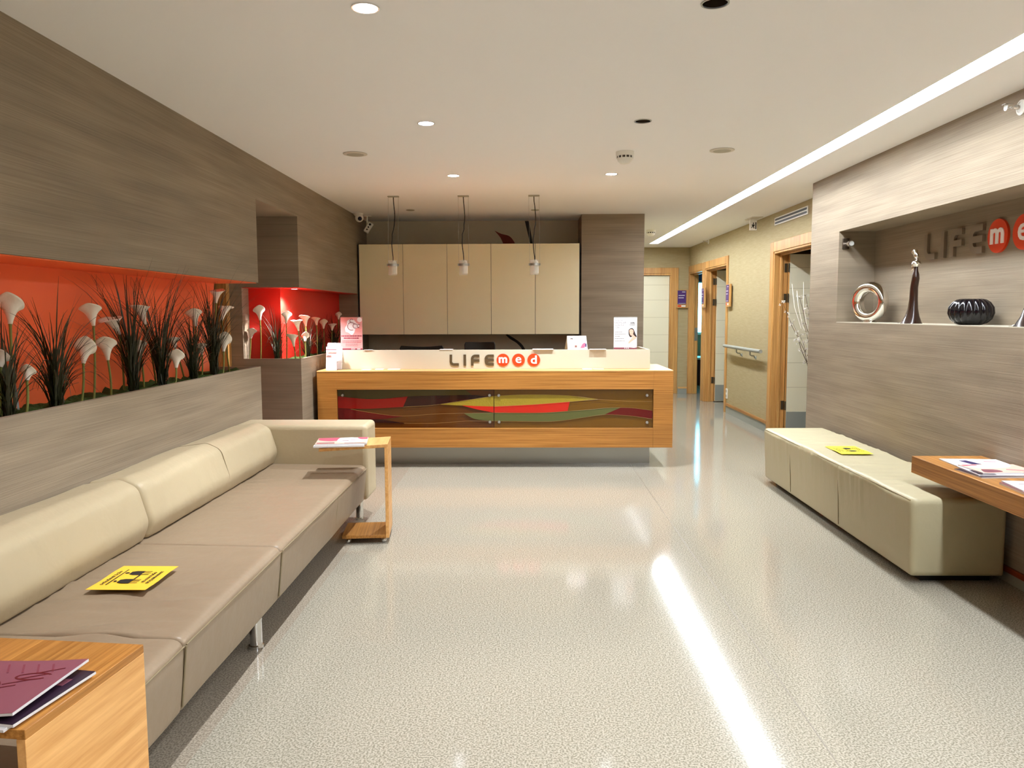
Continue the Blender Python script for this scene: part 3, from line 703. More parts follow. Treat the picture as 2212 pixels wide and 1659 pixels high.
# office chairs
def chair(loc, rz, kind, label):
    c = thing('office_chair', loc, label, 'chair', None, rz)
    mb = MB(); mb.box(-.23,.23,-.23,.22,.44,.50); obj('seat', mb, M['black'], c, .03, 3, local=True)
    mb = MB(); pts = []
    top = 1.045 if kind == 0 else 1.095; hw = .235 if kind == 0 else .165
    n = 10; vs = []; fs = []
    prof = [(-hw+2*hw*i/n) for i in range(n+1)]
    for z in (.56,.7,.85,top-.03,top):
        for i, x in enumerate(prof):
            u = x/hw; e = 1 if z < top-.02 else .94
            zz = z+(.014*u*u if kind == 0 and z > .9 else 0)
            vs += [(x*e, .23+.03*(1-u*u), zz), (x*e, .265+.03*(1-u*u), zz)]
    W = 2*(n+1)
    for j in range(4):
        for i in range(n):
            a = j*W+2*i; fs += [(a, a+2, a+2+W, a+W), (a+1, a+1+W, a+3+W, a+3)]
        fs += [(j*W, j*W+W, j*W+W+1, j*W+1), (j*W+2*n, j*W+2*n+1, j*W+W+2*n+1, j*W+W+2*n)]
    for i in range(n): fs += [(2*i, 2*i+1, 2*i+3, 2*i+2), (4*W+2*i, 4*W+2*i+2, 4*W+2*i+3, 4*W+2*i+1)]
    mb.add(vs, fs); obj('backrest', mb, M['black'], c, .008, local=True)
    mb = MB(); mb.tube([(0,.2,.47),(0,.30,.5),(0,.31,.72)], .018, 8); mb.cyl((0,0,.07),.025,.38,14); obj('column', mb, M['black'], c, local=True)
    mb = MB()
    for k in range(5):
        a = 2*PI*k/5; mb.tube([(0,0,.09),(.3*math.cos(a),.3*math.sin(a),.055)], [.022,.014], 8)
        mb.sphere((.3*math.cos(a),.3*math.sin(a),.025),.025,8)
    obj('star_base', mb, M['black'], c, local=True)
    for s_ in (-1,1):
        mb = MB(); mb.tube([(s_*.24,.2,.46),(s_*.29,.15,.62),(s_*.29,.05,.70),(s_*.29,-.18,.69)], .014, 8); obj('armrest', mb, M['black'], c, smooth=True, local=True)
    return c
chair((-1.12,8.12,0), 0, 0, 'black office chair with a wide curved backrest behind the left half of the desk')
chair((-.495,8.12,0), 0, 1, 'black office chair with a taller square backrest behind the sign of the desk')

# ------------------------------------------------------------------ things on the reception desk
def flat(nm, poly, m, parent, y, to=None, t=.0006):
    mb = MB(); mb.prism(poly, to or (lambda u,v,w: (u, y-w, v)), t); return obj(nm, mb, m, parent)
def rect(x0, x1, z0, z1): return [(x0,z0),(x1,z0),(x1,z1),(x0,z1)]
def circ(cx, cz, r, n=24, sx=1): return [(cx+r*sx*math.cos(2*PI*i/n), cz+r*math.sin(2*PI*i/n)) for i in range(n)]
def write(nm, body, x, z, h, m, parent, y, w=None, bold=0.):
    vs, fs = text_geo(body, h, w, bold, .0004); mb = MB(); mb.add([(x+v[0], y-v[2]-.0002, z+v[1]) for v in vs], fs); return obj(nm, mb, m, parent)
# pink poster in acrylic stand
p = thing('poster_stand', (-1.613,7.212,1.0655), 'pink printed poster in a clear stand on the left end of the desk upstand', 'poster', 'acrylic poster stands')
mb = MB(); mb.box(-1.713,-1.513,7.206,7.208,1.068,1.368); sh = obj('poster_sheet', mb, M['pink'], p)
mb = MB(); mb.box(-1.715,-1.511,7.2085,7.2105,1.0655,1.370); mb.box(-1.715,-1.511,7.2105,7.26,1.0655,1.068); obj('acrylic_stand', mb, M['acrylic'], p)
Y = 7.2055
flat('print', smooth_line([(-1.668,1.235),(-1.672,1.27),(-1.655,1.30),(-1.650,1.335),(-1.62,1.348),(-1.59,1.345),(-1.565,1.315),(-1.54,1.30),(-1.545,1.28),(-1.575,1.262),(-1.585,1.232),(-1.61,1.205),(-1.64,1.225),(-1.668,1.235)]), M['paper'], sh, Y)
for cx, cz, r in ((-1.612,1.285,.036),(-1.578,1.288,.02),(-1.545,1.288,.014),(-1.61,1.335,.016)):
    mb = MB(); mb.tube([(cx+r*math.cos(a*.45+.6), Y-.0012, cz+r*math.sin(a*.45+.6)) for a in range(11)], .0028, 6); obj('print', mb, M['maroon_print'], sh)
flat('badge', circ(-1.537,1.345,.022), M['paper'], sh, Y)
for z, a, b, h in ((1.196,-1.708,-1.52,.012),(1.176,-1.685,-1.545,.012),(1.150,-1.70,-1.52,.004),(1.136,-1.70,-1.52,.004),(1.120,-1.67,-1.555,.003),(1.106,-1.67,-1.555,.003)):
    mb = MB(); x = a; q = random.Random(int(z*1000))
    while x < b: 
        w = q.uniform(.008,.024); mb.box(x, min(x+w, b), Y-.0006, Y, z-h/2, z+h/2); x += w+.003
    obj('print_line', mb, M['maroon_print'], sh)
flat('print', rect(-1.712,-1.514,1.069,1.082), M['maroon_print'], sh, Y, t=.0003)
for x, w in ((-1.617,.007),(-1.604,.007),(-1.591,.007),(-1.563,.03)): flat('print', rect(x,x+w,1.072,1.079), M['paper'], sh, Y-.0003)
# white poster with woman
p = thing('poster_stand', (.913,7.212,1.0655), 'white poster of a dark-haired woman in a clear stand, right end of the desk', 'poster', 'acrylic poster stands')
mb = MB(); mb.box(.807,1.019,7.206,7.208,1.068,1.356); sh = obj('poster_sheet', mb, M['paper'], p)
mb = MB(); mb.box(.805,1.021,7.2085,7.2105,1.0655,1.364); mb.box(.805,1.021,7.2105,7.26,1.0655,1.068); obj('acrylic_stand', mb, M['acrylic'], p)
px = lambda u: .807+(u-425)*.212/840; pz = lambda v: 1.356-(v-260)*.288/1130
for i, (s_, a, b) in enumerate((('DÜNYA',450,740),('KADINLAR',450,870),('GÜNÜNE',450,790),('ÖZEL',455,650))):
    write('lettering', s_, px(a), pz(385+i*85), .0165, M['print_grey'], sh, Y, w=(b-a)*.212/840)
write('lettering', '20%', px(1010), pz(478), .0155, M['print_black'], sh, Y, w=.043, bold=.02)
write('lettering', 'İNDİRİM', px(985), pz(528), .0075, M['print_black'], sh, Y, w=.055, bold=.02)
for v, a, b in ((770,455,745),(850,460,870),(932,465,655),(1008,455,795),(1088,460,835)):
    mb = MB(); x = a; q = random.Random(v)
    while x < b: 
        w = q.uniform(25,80); mb.box(px(x), px(min(x+w,b)), Y-.0006, Y, pz(v+8), pz(v-8)); x += w+10
    obj('print_line', mb, M['print_grey'], sh)
P2 = lambda L: [(px(a),pz(b)) for a,b in L]
flat('picture', smooth_line(P2([(960,720),(985,670),(1060,636),(1130,660),(1180,760),(1215,850),(1248,905),(1245,965),(1200,930),(1150,900),(1080,930),(1040,965),(990,920),(962,840),(960,720)])), M['hair'], sh, Y)
flat('picture', smooth_line(P2([(985,745),(1000,690),(1060,672),(1110,690),(1140,740),(1130,820),(1105,880),(1070,905),(1030,885),(1000,830),(985,745)])), M['skin'], sh, Y-.0006)
flat('picture', smooth_line(P2([(1085,890),(1140,860),(1160,905),(1235,960),(1230,1010),(1120,1075),(1030,1140),(970,1195),(962,1130),(1000,1090),(1060,1010),(1085,950),(1085,890)])), M['skin'], sh, Y-.0003)
mb = MB()
for a, b in ((1030,742),(1095,755)): mb.box(px(a-14),px(a+14),Y-.0016,Y-.0010,pz(b+4),pz(b-4))
mb.box(px(1030),px(1075),Y-.0016,Y-.0010,pz(846),pz(838)); obj('picture', mb, M['maroon_print'], sh)
flat('picture', smooth_line(P2([(855,1200),(880,1180),(935,1180),(975,1215),(1040,1155),(1120,1085),(1180,1050),(1245,1040),(1247,1320),(1000,1325),(960,1265),(895,1272),(858,1240),(855,1200)])), mat('grey_white_ink', (226,226,232), .6), sh, Y-.0007)
flat('print', rect(.807,1.019,1.069,1.083), M['maroon_print'], sh, Y)
for u in (830,895,955): flat('print', circ(px(u),1.077,.0045,14), M['paper'], sh, Y-.0006)
# tent calendar
p = thing('desk_calendar', (.47,7.24,1.0655), 'white tent desk calendar with pale pictures on the desk upstand', 'calendar')
mb = MB(); A = (7.205,1.0658); Bz = (7.25,1.19); 
mb.add([(.384,A[0],A[1]),(.568,A[0],A[1]),(.556,Bz[0],Bz[1]),(.380,Bz[0],Bz[1]),(.384,A[0]+.003,A[1]),(.568,A[0]+.003,A[1]),(.556,Bz[0]+.003,Bz[1]),(.380,Bz[0]+.003,Bz[1])],
       [(0,1,2,3),(4,7,6,5),(0,4,5,1),(1,5,6,2),(2,6,7,3),(3,7,4,0)]); fr = obj('page', mb, M['paper'], p)
mb = MB(); mb.add([(.362,7.33,A[1]),(.548,7.33,A[1]),(.556,7.2535,1.19),(.380,7.2535,1.19),(.362,7.327,A[1]),(.548,7.327,A[1]),(.556,7.251,1.19),(.380,7.251,1.19)],
       [(0,1,2,3),(4,7,6,5),(0,4,5,1),(1,5,6,2),(2,6,7,3),(3,7,4,0)]); obj('back_board', mb, M['white'], p)
TC = lambda u,v,w: (u, A[0]+(v-A[1])*(Bz[0]-A[0])/(Bz[1]-A[1])-.0005-w, v)
for nm, poly, m in (('picture', circ(.420,1.145,.018,20,.9), 'mag_flesh'),('picture', rect(.444,.475,1.08,1.165),'mag_flesh'),('picture', smooth_line([(.50,1.08),(.52,1.115),(.545,1.125),(.54,1.085),(.50,1.08)]),'mag_pink'),
                    ('picture', rect(.41,.432,1.158,1.168),'print_black'),('picture', rect(.545,.558,1.09,1.12),'navy'),('picture', rect(.45,.47,1.085,1.105),'maroon_print'),('picture', circ(.53,1.15,.016,20),'mag_flesh')):
    flat(nm, poly, M[m], fr, 0, TC)
# leaflet holders on the left end of the counter
def holder(x, y, label, rz, hh, ww, art):
    p = thing('leaflet_holder', (x,y,.888), label, 'leaflet holder', 'clear leaflet holders', rz)
    t = .22
    def sl(mb, u0,u1,v0,v1,d0,d1): mb.add([(u,d+v*t,v) for v in (v0,v1) for d in (d0,d1) for u in (u0,u1)], [(0,1,3,2),(4,6,7,5),(0,4,5,1),(1,5,7,3),(3,7,6,2),(2,6,4,0)])
    mb = MB(); sl(mb,-ww/2,ww/2,.001,hh,.016,.018); sl(mb,-ww/2,ww/2,.001,hh*.3,-.004,-.002); mb.box(-ww/2,ww/2,-.01,.07,0,.002); obj('acrylic_holder', mb, M['acrylic'], p, local=True)
    mb = MB(); sl(mb,-ww/2+.003,ww/2-.003,.003,hh*.96,0,.014); lf = obj('leaflets', mb, M['paper'], p, local=True)
    for nm, (u0,u1,v0,v1), m in art:
        mb = MB(); sl(mb,u0,u1,v0,v1,-.0012,-.0004); obj(nm, mb, M[m], lf, local=True)
holder(-1.772,7.06, 'front leaflet holder on the left counter end, leaflets showing a hand picture', math.radians(8), .215, .098,
       [('picture',(-.046,.046,.118,.168),'mag_flesh'),('picture',(-.044,.0,.118,.135),'maroon_print'),('picture',(-.03,.045,.150,.166),'mag_plum'),('print_line',(-.046,.046,.184,.190),'mag_plum')])
holder(-1.775,7.165, 'taller clear leaflet holder with plain white leaflets behind the hand leaflet on the counter end', math.radians(-4), .245, .15,
       [('print_line',(-.02,.04,.222,.228),'mag_flesh')])
# small cards and papers
def card(x0, x1, y0, y1, z, label, m='paper', t=.003, nm='card', grp='loose cards on the counter ledge'):
    mb = MB(); mb.box(x0,x1,y0,y1,z,z+t); o = obj(nm, mb, M[m]); return tag(o, label, 'paper', grp)
card(-1.51,-1.43,7.10,7.19,.8872,'flat white card on the counter ledge, leftmost, near the leaflet holders',t=.002)
card(-1.385,-1.315,7.12,7.185,.8872,'small stack of white cards on the counter ledge, second from the left',t=.006)
card(-1.27,-1.16,7.12,7.185,.8872,'wide stack of white cards on the counter ledge, third from the left',t=.006)
card(.515,.60,7.10,7.18,.8872,'white card on the counter ledge below the tent calendar',t=.006)
card(.615,.71,7.10,7.18,.8872,'pinkish card on the counter ledge, rightmost, beside a white card','mag_flesh',t=.004)
G3 = 'papers lying on the desk upstand'
card(-1.50,-1.42,7.19,7.235,1.0652,'slim white paper on the upstand right beside the pink poster',nm='paper_slip',grp=G3)
card(-.80,-.68,7.195,7.3,1.0652,'white paper overhanging the upstand behind the letter L',nm='paper_slip',grp=G3,t=.004)
card(.06,.25,7.18,7.235,1.0652,'wide white booklet on the upstand to the right of the red letter discs',nm='booklet',grp=G3,t=.008)
card(.585,.735,7.165,7.235,1.0652,'white paper overhanging the upstand between the calendar and the white poster',nm='paper_slip',grp=G3,t=.005)

# ------------------------------------------------------------------ pendants
def pendant(x, y, dx, label):
    p = thing('pendant_lamp', (x,y,ZC), label, 'pendant lamp', 'glass pendant lamps over the reception desk')
    mb = MB(); mb.box(-.053,.053,-.02,.02,-.012,-.0005); obj('canopy', mb, M['ceil_fit2'], p, .002, local=True)
    for s_ in (-.048,.048):
        mb = MB(); mb.tube([(s_,0,-.01),(s_+dx,0,-.642)], .0012, 5); obj('wire', mb, M['steel'], p, local=True)
    q = random.Random(int(x*100)); pts = []
    for i in range(15):
        t = i/14; pts.append((dx*t+.018*math.sin(t*PI*2+q.uniform(-.3,.3))*math.sin(PI*t), .006*math.sin(t*9), -.012-.612*t))
    mb = MB(); mb.tube(pts, .0042, 8); obj('cord', mb, M['print_black'], p, smooth=True, local=True)
    z1, z0 = -.608, -.748
    mb = MB(); mb.lathe([(.042,z1),(.042,z0),(.0395,z0),(.0395,z1)], (dx-.005,0,0), 32, cap=False)
    n = 32; mb.f += [(k, (k+1)%n, 3*n+(k+1)%n, 3*n+k) for k in range(n)]; mb.m += [0]*n
    obj('glass_shade', mb, M['glass'], p, smooth=True, local=True)
    mb = MB(); mb.lathe([(.024,-.735),(.026,-.73),(.026,-.65),(.02,-.63),(.012,-.615),(.006,-.61)], (dx+.012,0,0), 24); obj('lamp_holder', mb, M['bulbglass'], p, smooth=True, local=True)
    mb = MB(); mb.lathe([(.046,-.662),(.046,-.640),(.0425,-.640),(.0425,-.662)], (dx-.004,0,0), 32, cap=False); mb.f += [(k, (k+1)%n, 3*n+(k+1)%n, 3*n+k) for k in range(n)]; mb.m += [0]*n
    mb.box(dx-.058,dx-.045,-.012,.012,-.662,-.640); mb.box(dx+.038,dx+.054,-.012,.012,-.662,-.640); obj('holder_ring', mb, M['steel'], p, local=True)
for x, dx, l in ((-1.262,-.012,'leftmost of the three glass pendant lamps over the reception desk'),(-.595,.0,'middle of the three glass pendant lamps over the reception desk'),(.077,.008,'rightmost of the three glass pendant lamps, before the black stalk decal')):
    pendant(x, 7.547, dx, l)

# ------------------------------------------------------------------ ceiling fittings
def downlight(x, y, on, label):
    p = thing('recessed_downlight', (x,y,ZC), label, 'downlight', 'recessed ceiling downlights')
    mb = MB(); mb.lathe([(.045,-.0005),(.051,-.0005),(.051,-.004),(.045,-.004)], n=40, cap=False); n = 40; mb.f += [(k, (k+1)%n, 3*n+(k+1)%n, 3*n+k) for k in range(n)]; mb.m += [0]*n
    obj('trim_ring', mb, M['chrome'] if on else M['steel'], p, smooth=True, local=True)
    mb = MB(); mb.lathe([(.0452,0),(.043,.02),(.036,.05),(.034,.085)], n=40, cap=False); obj('reflector', mb, M['alu'] if on else M['refl_dark'], p, smooth=True, local=True)
    mb = MB(); mb.lathe([(.034,.062),(.034,.085)], n=32); mb.lathe([(.026,.05),(.030,.062)], n=32); obj('lamp', mb, M['lamp_on'] if on else M['lamp_off'], p, local=True)
    if on:
        l = bpy.data.lights.new('downlight_beam', 'SPOT'); l.energy = 62; l.spot_size = math.radians(172); l.spot_blend = .8; l.shadow_soft_size = .01; l.color = (.93,.96,1)
        o = bpy.data.objects.new('downlight_beam', l); COL.objects.link(o); o.location = (x,y,ZC+.046)
for (x, y, on), lab in zip(downs, ['lit downlight at the top left of the ceiling, cut close to the photo edge','lit downlight second from the front on the left of the ceiling','small lit downlight above the left half of the reception desk','unlit dark downlight at the top right of the ceiling','unlit dark downlight between the top one and the smoke detector','small lit downlight above the right half of the reception desk',
        'unlit downlight behind the viewer on the left','lit downlight behind the viewer on the right','rearmost lit downlight on the left','rearmost lit downlight on the right']):
    downlight(x, y, on, lab)
def speaker(x, y, label):
    p = thing('ceiling_speaker', (x,y,ZC), label, 'ceiling speaker', 'round ceiling speakers')
    mb = MB(); mb.lathe([(.084,-.001),(.084,-.005),(.060,-.008),(.060,-.001)], n=40); obj('bezel', mb, M['ceil_fit'], p, smooth=True, local=True)
    mb = MB(); mb.lathe([(.060,-.004),(.060,-.0085)], n=40); obj('grille', mb, M['ceil_fit2'], p, local=True)
speaker(-1.193,5.568,'round ceiling speaker on the left, near the top of the left wall'); speaker(1.353,5.53,'round ceiling speaker on the right, beside the light strip')
def detector(x, y, r, label):
    p = thing('smoke_detector', (x,y,ZC), label, 'smoke detector', 'ceiling smoke detectors')
    mb = MB(); mb.lathe([(r,-.0005),(r,-.022),(r*.96,-.03)], n=36); obj('base', mb, M['white'], p, smooth=True, local=True)
    mb = MB(); mb.lathe([(r*.88,-.029),(r*.88,-.045)], n=36); 
    obj('vent_ring', mb, M['lamp_off'], p, local=True)
    mb = MB(); mb.lathe([(r*.9,-.0445),(r*.8,-.062),(r*.5,-.08),(.001,-.086)], n=36); obj('dome', mb, M['white'], p, smooth=True, local=True)
    mb = MB()
    for k in range(12):
        a = 2*PI*k/12; mb.box(r*.885*math.cos(a)-.004,r*.885*math.cos(a)+.004,r*.885*math.sin(a)-.004,r*.885*math.sin(a)+.004,-.046,-.028)
    obj('ribs', mb, M['white'], p, local=True)
detector(.69,5.57,.062,'large white smoke detector on the ceiling above the desk'); detector(1.693,10.75,.063,'small distant smoke detector on the corridor ceiling beyond the column')
for x, y, r, l in ((-1.247,8.55,.045,'thin round ceiling plate above the cabinets, right of the left pendant'),(.101,8.6,.045,'thin round ceiling plate above the cabinets, behind the right pendant'),(1.80,13.1,.11,'round flat fitting at the far end of the corridor ceiling')):
    mb = MB(); mb.lathe([(r,-.0005),(r,-.006),(r*.8,-.009)], (x,y,ZC), 32); tag(obj('ceiling_plate', mb, M['ceil_fit2'] if r < .1 else M['ceil_fit'], None, smooth=True), l, 'ceiling fitting', 'round ceiling plates')
mb = MB(); mb.box(2.0085,2.1375,-2.899,12.859,ZC+.026,ZC+.034); tag(obj('ceiling_light_strip', mb, M['led']), 'long continuous white light strip in the ceiling above the right side', 'light strip')
# cameras by the left wall
p = thing('dome_camera', (-1.868,8.815,ZC), 'white turret security camera at the ceiling corner above the cabinets', 'security camera')
mb = MB(); mb.lathe([(.055,-.0005),(.055,-.012),(.04,-.03)], n=28); obj('mount', mb, M['white'], p, smooth=True, local=True)
mb = MB(); mb.sphere((.012,-.012,-.052),.046,14); obj('ball', mb, M['white'], p, smooth=True, local=True)
mb = MB(); mb.sphere((.026,-.046,-.064),.024,10); obj('lens', mb, M['navy_win'], p, smooth=True, local=True)
p = thing('motion_sensor', (-1.80,9.05,ZC), 'tilted white sensor with three dark dots on a ceiling bracket, right of the turret camera', 'sensor')
mb = MB(); mb.box(-.045,.03,-.02,.02,-.008,-.0005); mb.box(-.022,-.010,-.006,.006,-.08,-.008); obj('bracket', mb, M['white'], p, local=True)
mb = MB(); R3 = Matrix.Rotation(math.radians(30), 3, 'Y')@Matrix.Rotation(math.radians(-14), 3, 'X')
def rot(mb): mb.v = [tuple(R3@Vector(v)+Vector((.0,-.02,-.135))) for v in mb.v]; return mb
mb.box(-.028,.028,-.02,.02,-.062,.062); o = obj('housing', rot(mb), M['white'], p, .006, 3, local=True)
for z, r in ((.036,.013),(.0,.009),(-.032,.009)):
    mb = MB(); mb.lathe([(r,-.0200),(r,-.0225)], (0,0,z), 16, axis='y'); obj('sensor_eye', rot(mb), M['black'], o, local=True)
# exit sign
p = thing('exit_sign', (2.70,9.46,ZC), 'small hanging exit pictogram sign under a ceiling plate in the corridor', 'exit sign')
mb = MB(); mb.box(-.06,.075,-.15,.15,-.01,-.0005); obj('ceiling_plate', mb, M['ceil_fit'], p, .002, local=True)
mb = MB(); mb.box(-.042,.042,-.012,.012,-.142,-.01); b = obj('panel', mb, M['white'], p, .002, local=True)
mb = MB(); T2 = lambda u,v,w: (u, -.0122-w, v)
mb.prism(circ(.000,-.062,.008,14), T2, .0006); mb.prism([(-.012,-.075),(.01,-.072),(.016,-.09),(.006,-.098),(.012,-.122),(.004,-.124),(-.006,-.1),(-.018,-.118),(-.026,-.114),(-.012,-.094),(-.022,-.082)], T2, .0006)
obj('pictogram', mb, M['print_black'], b, local=True)
mb = MB(); mb.box(.022,.034,-.0128,-.0122,-.13,-.05); obj('door_symbol', mb, M['print_black'], b, local=True)
# slot diffuser
p = thing('air_vent', (CX,8.46,2.415), 'white slot air vent high on the corridor wall above the near door', 'air vent')
mb = MB(); mb.box(CX-.012,CX-.0005,7.944,8.985,2.374,2.458); f = obj('frame', mb, M['white'], p, .002)
for z in (2.398,2.434):
    mb = MB(); mb.box(CX-.0128,CX-.011,7.965,8.965,z-.011,z+.011); obj('slot', mb, M['black'], p)
# sprinklers
def sprinkler(x, y, z, label):
    p = thing('sprinkler_head', (x,y,z), label, 'sprinkler', 'wall sprinkler heads')
    mb = MB(); mb.lathe([(.038,-.0005),(.038,-.006),(.026,-.010),(.026,-.006),(.018,-.012)], n=32, axis='x'); obj('escutcheon', mb, M['white'], p, smooth=True, local=True)
    mb = MB(); mb.lathe([(.012,-.008),(.012,-.032),(.007,-.04),(.007,-.05)], n=16, axis='x'); obj('body', mb, M['chrome'], p, smooth=True, local=True)
    mb = MB(); mb.tube([(-.04,-.012,0),(-.06,-.014,0),(-.078,0,0),(-.06,.014,0),(-.04,.012,0)], .003, 6); mb.lathe([(.017,-.078),(.017,-.081)], n=10, axis='x'); mb.box(-.092,-.05,-.016,.016,.014,.017)
    obj('deflector', mb, M['chrome'], p, local=True)
sprinkler(RX,4.09,2.425,'chrome sprinkler head on a white disc at the top right edge of the photo'); sprinkler(CX,12.22,2.487,'tiny distant sprinkler head high on the corridor wall above the far doors')

# ------------------------------------------------------------------ corridor things
def door_sign(loc, rz, w, label, lines):
    p = thing('door_sign', loc, label, 'sign', 'purple door signs on oak boards', rz)
    mb = MB(); mb.box(-.105,.105,-.026,-.0005,-.155,.155); obj('board', mb, M['oak_z'], p, .003, local=True)
    mb = MB(); mb.box(-.085,.060,-.030,-.0262,-.09,.145); f = obj('sign_face', mb, M['sign_purple'], p, local=True)
    for x0,x1,z,h in lines:
        mb = MB(); mb.box(x0,x1,-.0308,-.0301,z-h/2,z+h/2); obj('print_line', mb, M['paper'], f, local=True)
    mb = MB(); mb.box(-.02,.052,-.0275,-.0262,-.132,-.108); obj('slider', mb, M['white'], p, local=True)
    mb = MB(); mb.box(-.08,-.02,-.0275,-.0262,-.132,-.108); obj('slider_cover', mb, M['logo_red'], p, local=True)
ln = [(-.01,.045,.12,.012),(-.07,.035,.06,.012),(-.07,.02,.02,.012),(-.07,.05,-.075,.006)]
door_sign((2.692,EY-.02,1.635), 0, 0, 'purple sign on an oak board facing the camera at the corridor end', ln)
door_sign((CX-.019,12.35,1.63), -PI/2, 0, 'purple sign on an oak board seen edge-on between the two far side doors', ln)
door_sign((CX-.019,10.84,1.635), -PI/2, 0, 'purple sign on an oak board on the wall right of the second side door', ln)
p = thing('handrail', (2.75,10.0,.95), 'grey wall handrail between the corridor doors', 'handrail')
mb = MB(); mb.tube([(2.74,10.86,.945),(2.735,10.5,.945),(2.735,9.5,.945),(2.74,9.17,.945)], .022, 14); obj('rail', mb, M['skirt'], p, smooth=True)
for y in (10.22,9.6):
    mb = MB(); mb.tube([(2.74,y,.925),(2.74,y,.885),(2.76,y,.872),(2.785,y,.872),(2.795,y,.85),(2.812,y,.85)], .008, 8); mb.box(2.807,CX-.0005,y-.02,y+.02,.83,.87); obj('bracket', mb, M['skirt'], p, smooth=True)
p = thing('wall_socket', (CX,10.94,.272), 'white double wall socket low on the corridor wall beside the second door', 'socket')
mb = MB(); mb.box(CX-.01,CX-.0005,10.90,10.98,.20,.34); f = obj('plate', mb, M['white'], p, .003)
for z in (.235,.305):
    mb = MB(); mb.lathe([(.022,-.0125),(.022,-.009)], (CX,10.94,z), 20, axis='x'); obj('outlet', mb, M['ceil_fit2'], f)
# branches in a vase behind the right wall end
p = thing('branch_vase', (2.66,7.20,0), 'dry flowering branches in a tall vase behind the right wall corner, before the near door', 'plant')
mb = MB(); mb.lathe([(.055,0),(.075,.2),(.06,.5),(.04,.62),(.05,.66),(.042,.66),(.034,.60)], (2.68,7.20,0), 32); obj('vase', mb, M['ceramic'], p, smooth=True)
q = random.Random(5)
tips = [(2.386,7.35,1.49),(2.477,7.32,1.30),(2.545,7.35,1.53),(2.626,7.3,1.40),(2.532,7.28,1.19),(2.60,7.36,1.56),(2.57,7.3,1.30),(2.66,7.3,1.62)]
bt = MB(); fl = MB()
for tx, ty, tz in tips:
    b = Vector((2.68,7.2,.6)); e = Vector((tx,ty,tz)); pts = []
    for i in range(9):
        t = i/8; v = b.lerp(e, t); v.x += .03*math.sin(PI*t)*(1 if i % 2 else .6); pts.append(v)
    bt.tube(pts, [.005-.0035*i/8 for i in range(9)], 6)
    for i in range(2, 9):
        for k in range(3):
            v = pts[i]+Vector((q.uniform(-.03,.03), q.uniform(-.03,.03), q.uniform(-.02,.03)))
            bt.tube([pts[i], v], .0012, 4); r = q.uniform(.006,.011)
            for a in range(4):
                w = 2*PI*a/4+q.random(); d = Vector((math.cos(w), .4*q.uniform(-1,1), math.sin(w)))*r
                s_ = Vector((-d.z, 0, d.x))*.5; fl.add([v, v+d+s_, v+d*1.7, v+d-s_], [(0,1,2,3)])
for tx, ty, tz, bx in ((2.468,7.34,1.66,2.55),(2.573,7.34,1.68,2.61),(2.52,7.36,1.60,2.57)):
    fl.tube([(bx,7.30,1.25),((tx+bx)/2-.02,7.32,1.45),(tx,ty,tz)], .0028, 5)
obj('branches', bt, M['branch'], p); obj('blossoms', fl, M['petal'], p)

# ------------------------------------------------------------------ niche things
p = thing('ring_vase', (2.64,6.07,1.322), 'polished silver ring vase at the left end of the wall niche', 'ornament')
mb = MB(); R0, r0 = .114, .039; n, k = 48, 20; vs = []; fs = []
Rt = Matrix.Rotation(math.radians(-62), 3, 'Z')
for i in range(n):
    A = 2*PI*i/n; rr = r0*(1+.10*math.cos(A-2.4))
    for j in range(k):
        b = 2*PI*j/k; q_ = R0+rr*math.cos(b); v = Rt@Vector((q_*math.cos(A), 1.25*rr*math.sin(b), q_*math.sin(A))); vs.append((v.x+2.64, v.y+6.07, v.z+1.322+.153))
for i in range(n):
    for j in range(k): fs.append((i*k+j, ((i+1)%n)*k+j, ((i+1)%n)*k+(j+1)%k, i*k+(j+1)%k))
mb.add(vs, fs); obj('ring', mb, M['silver'], p, smooth=True, ang=3)
mb = MB(); mb.lathe([(.05,0),(.05,.004),(.03,.012)], (2.64,6.07,1.322), 28); obj('foot', mb, M['silver'], p, smooth=True)
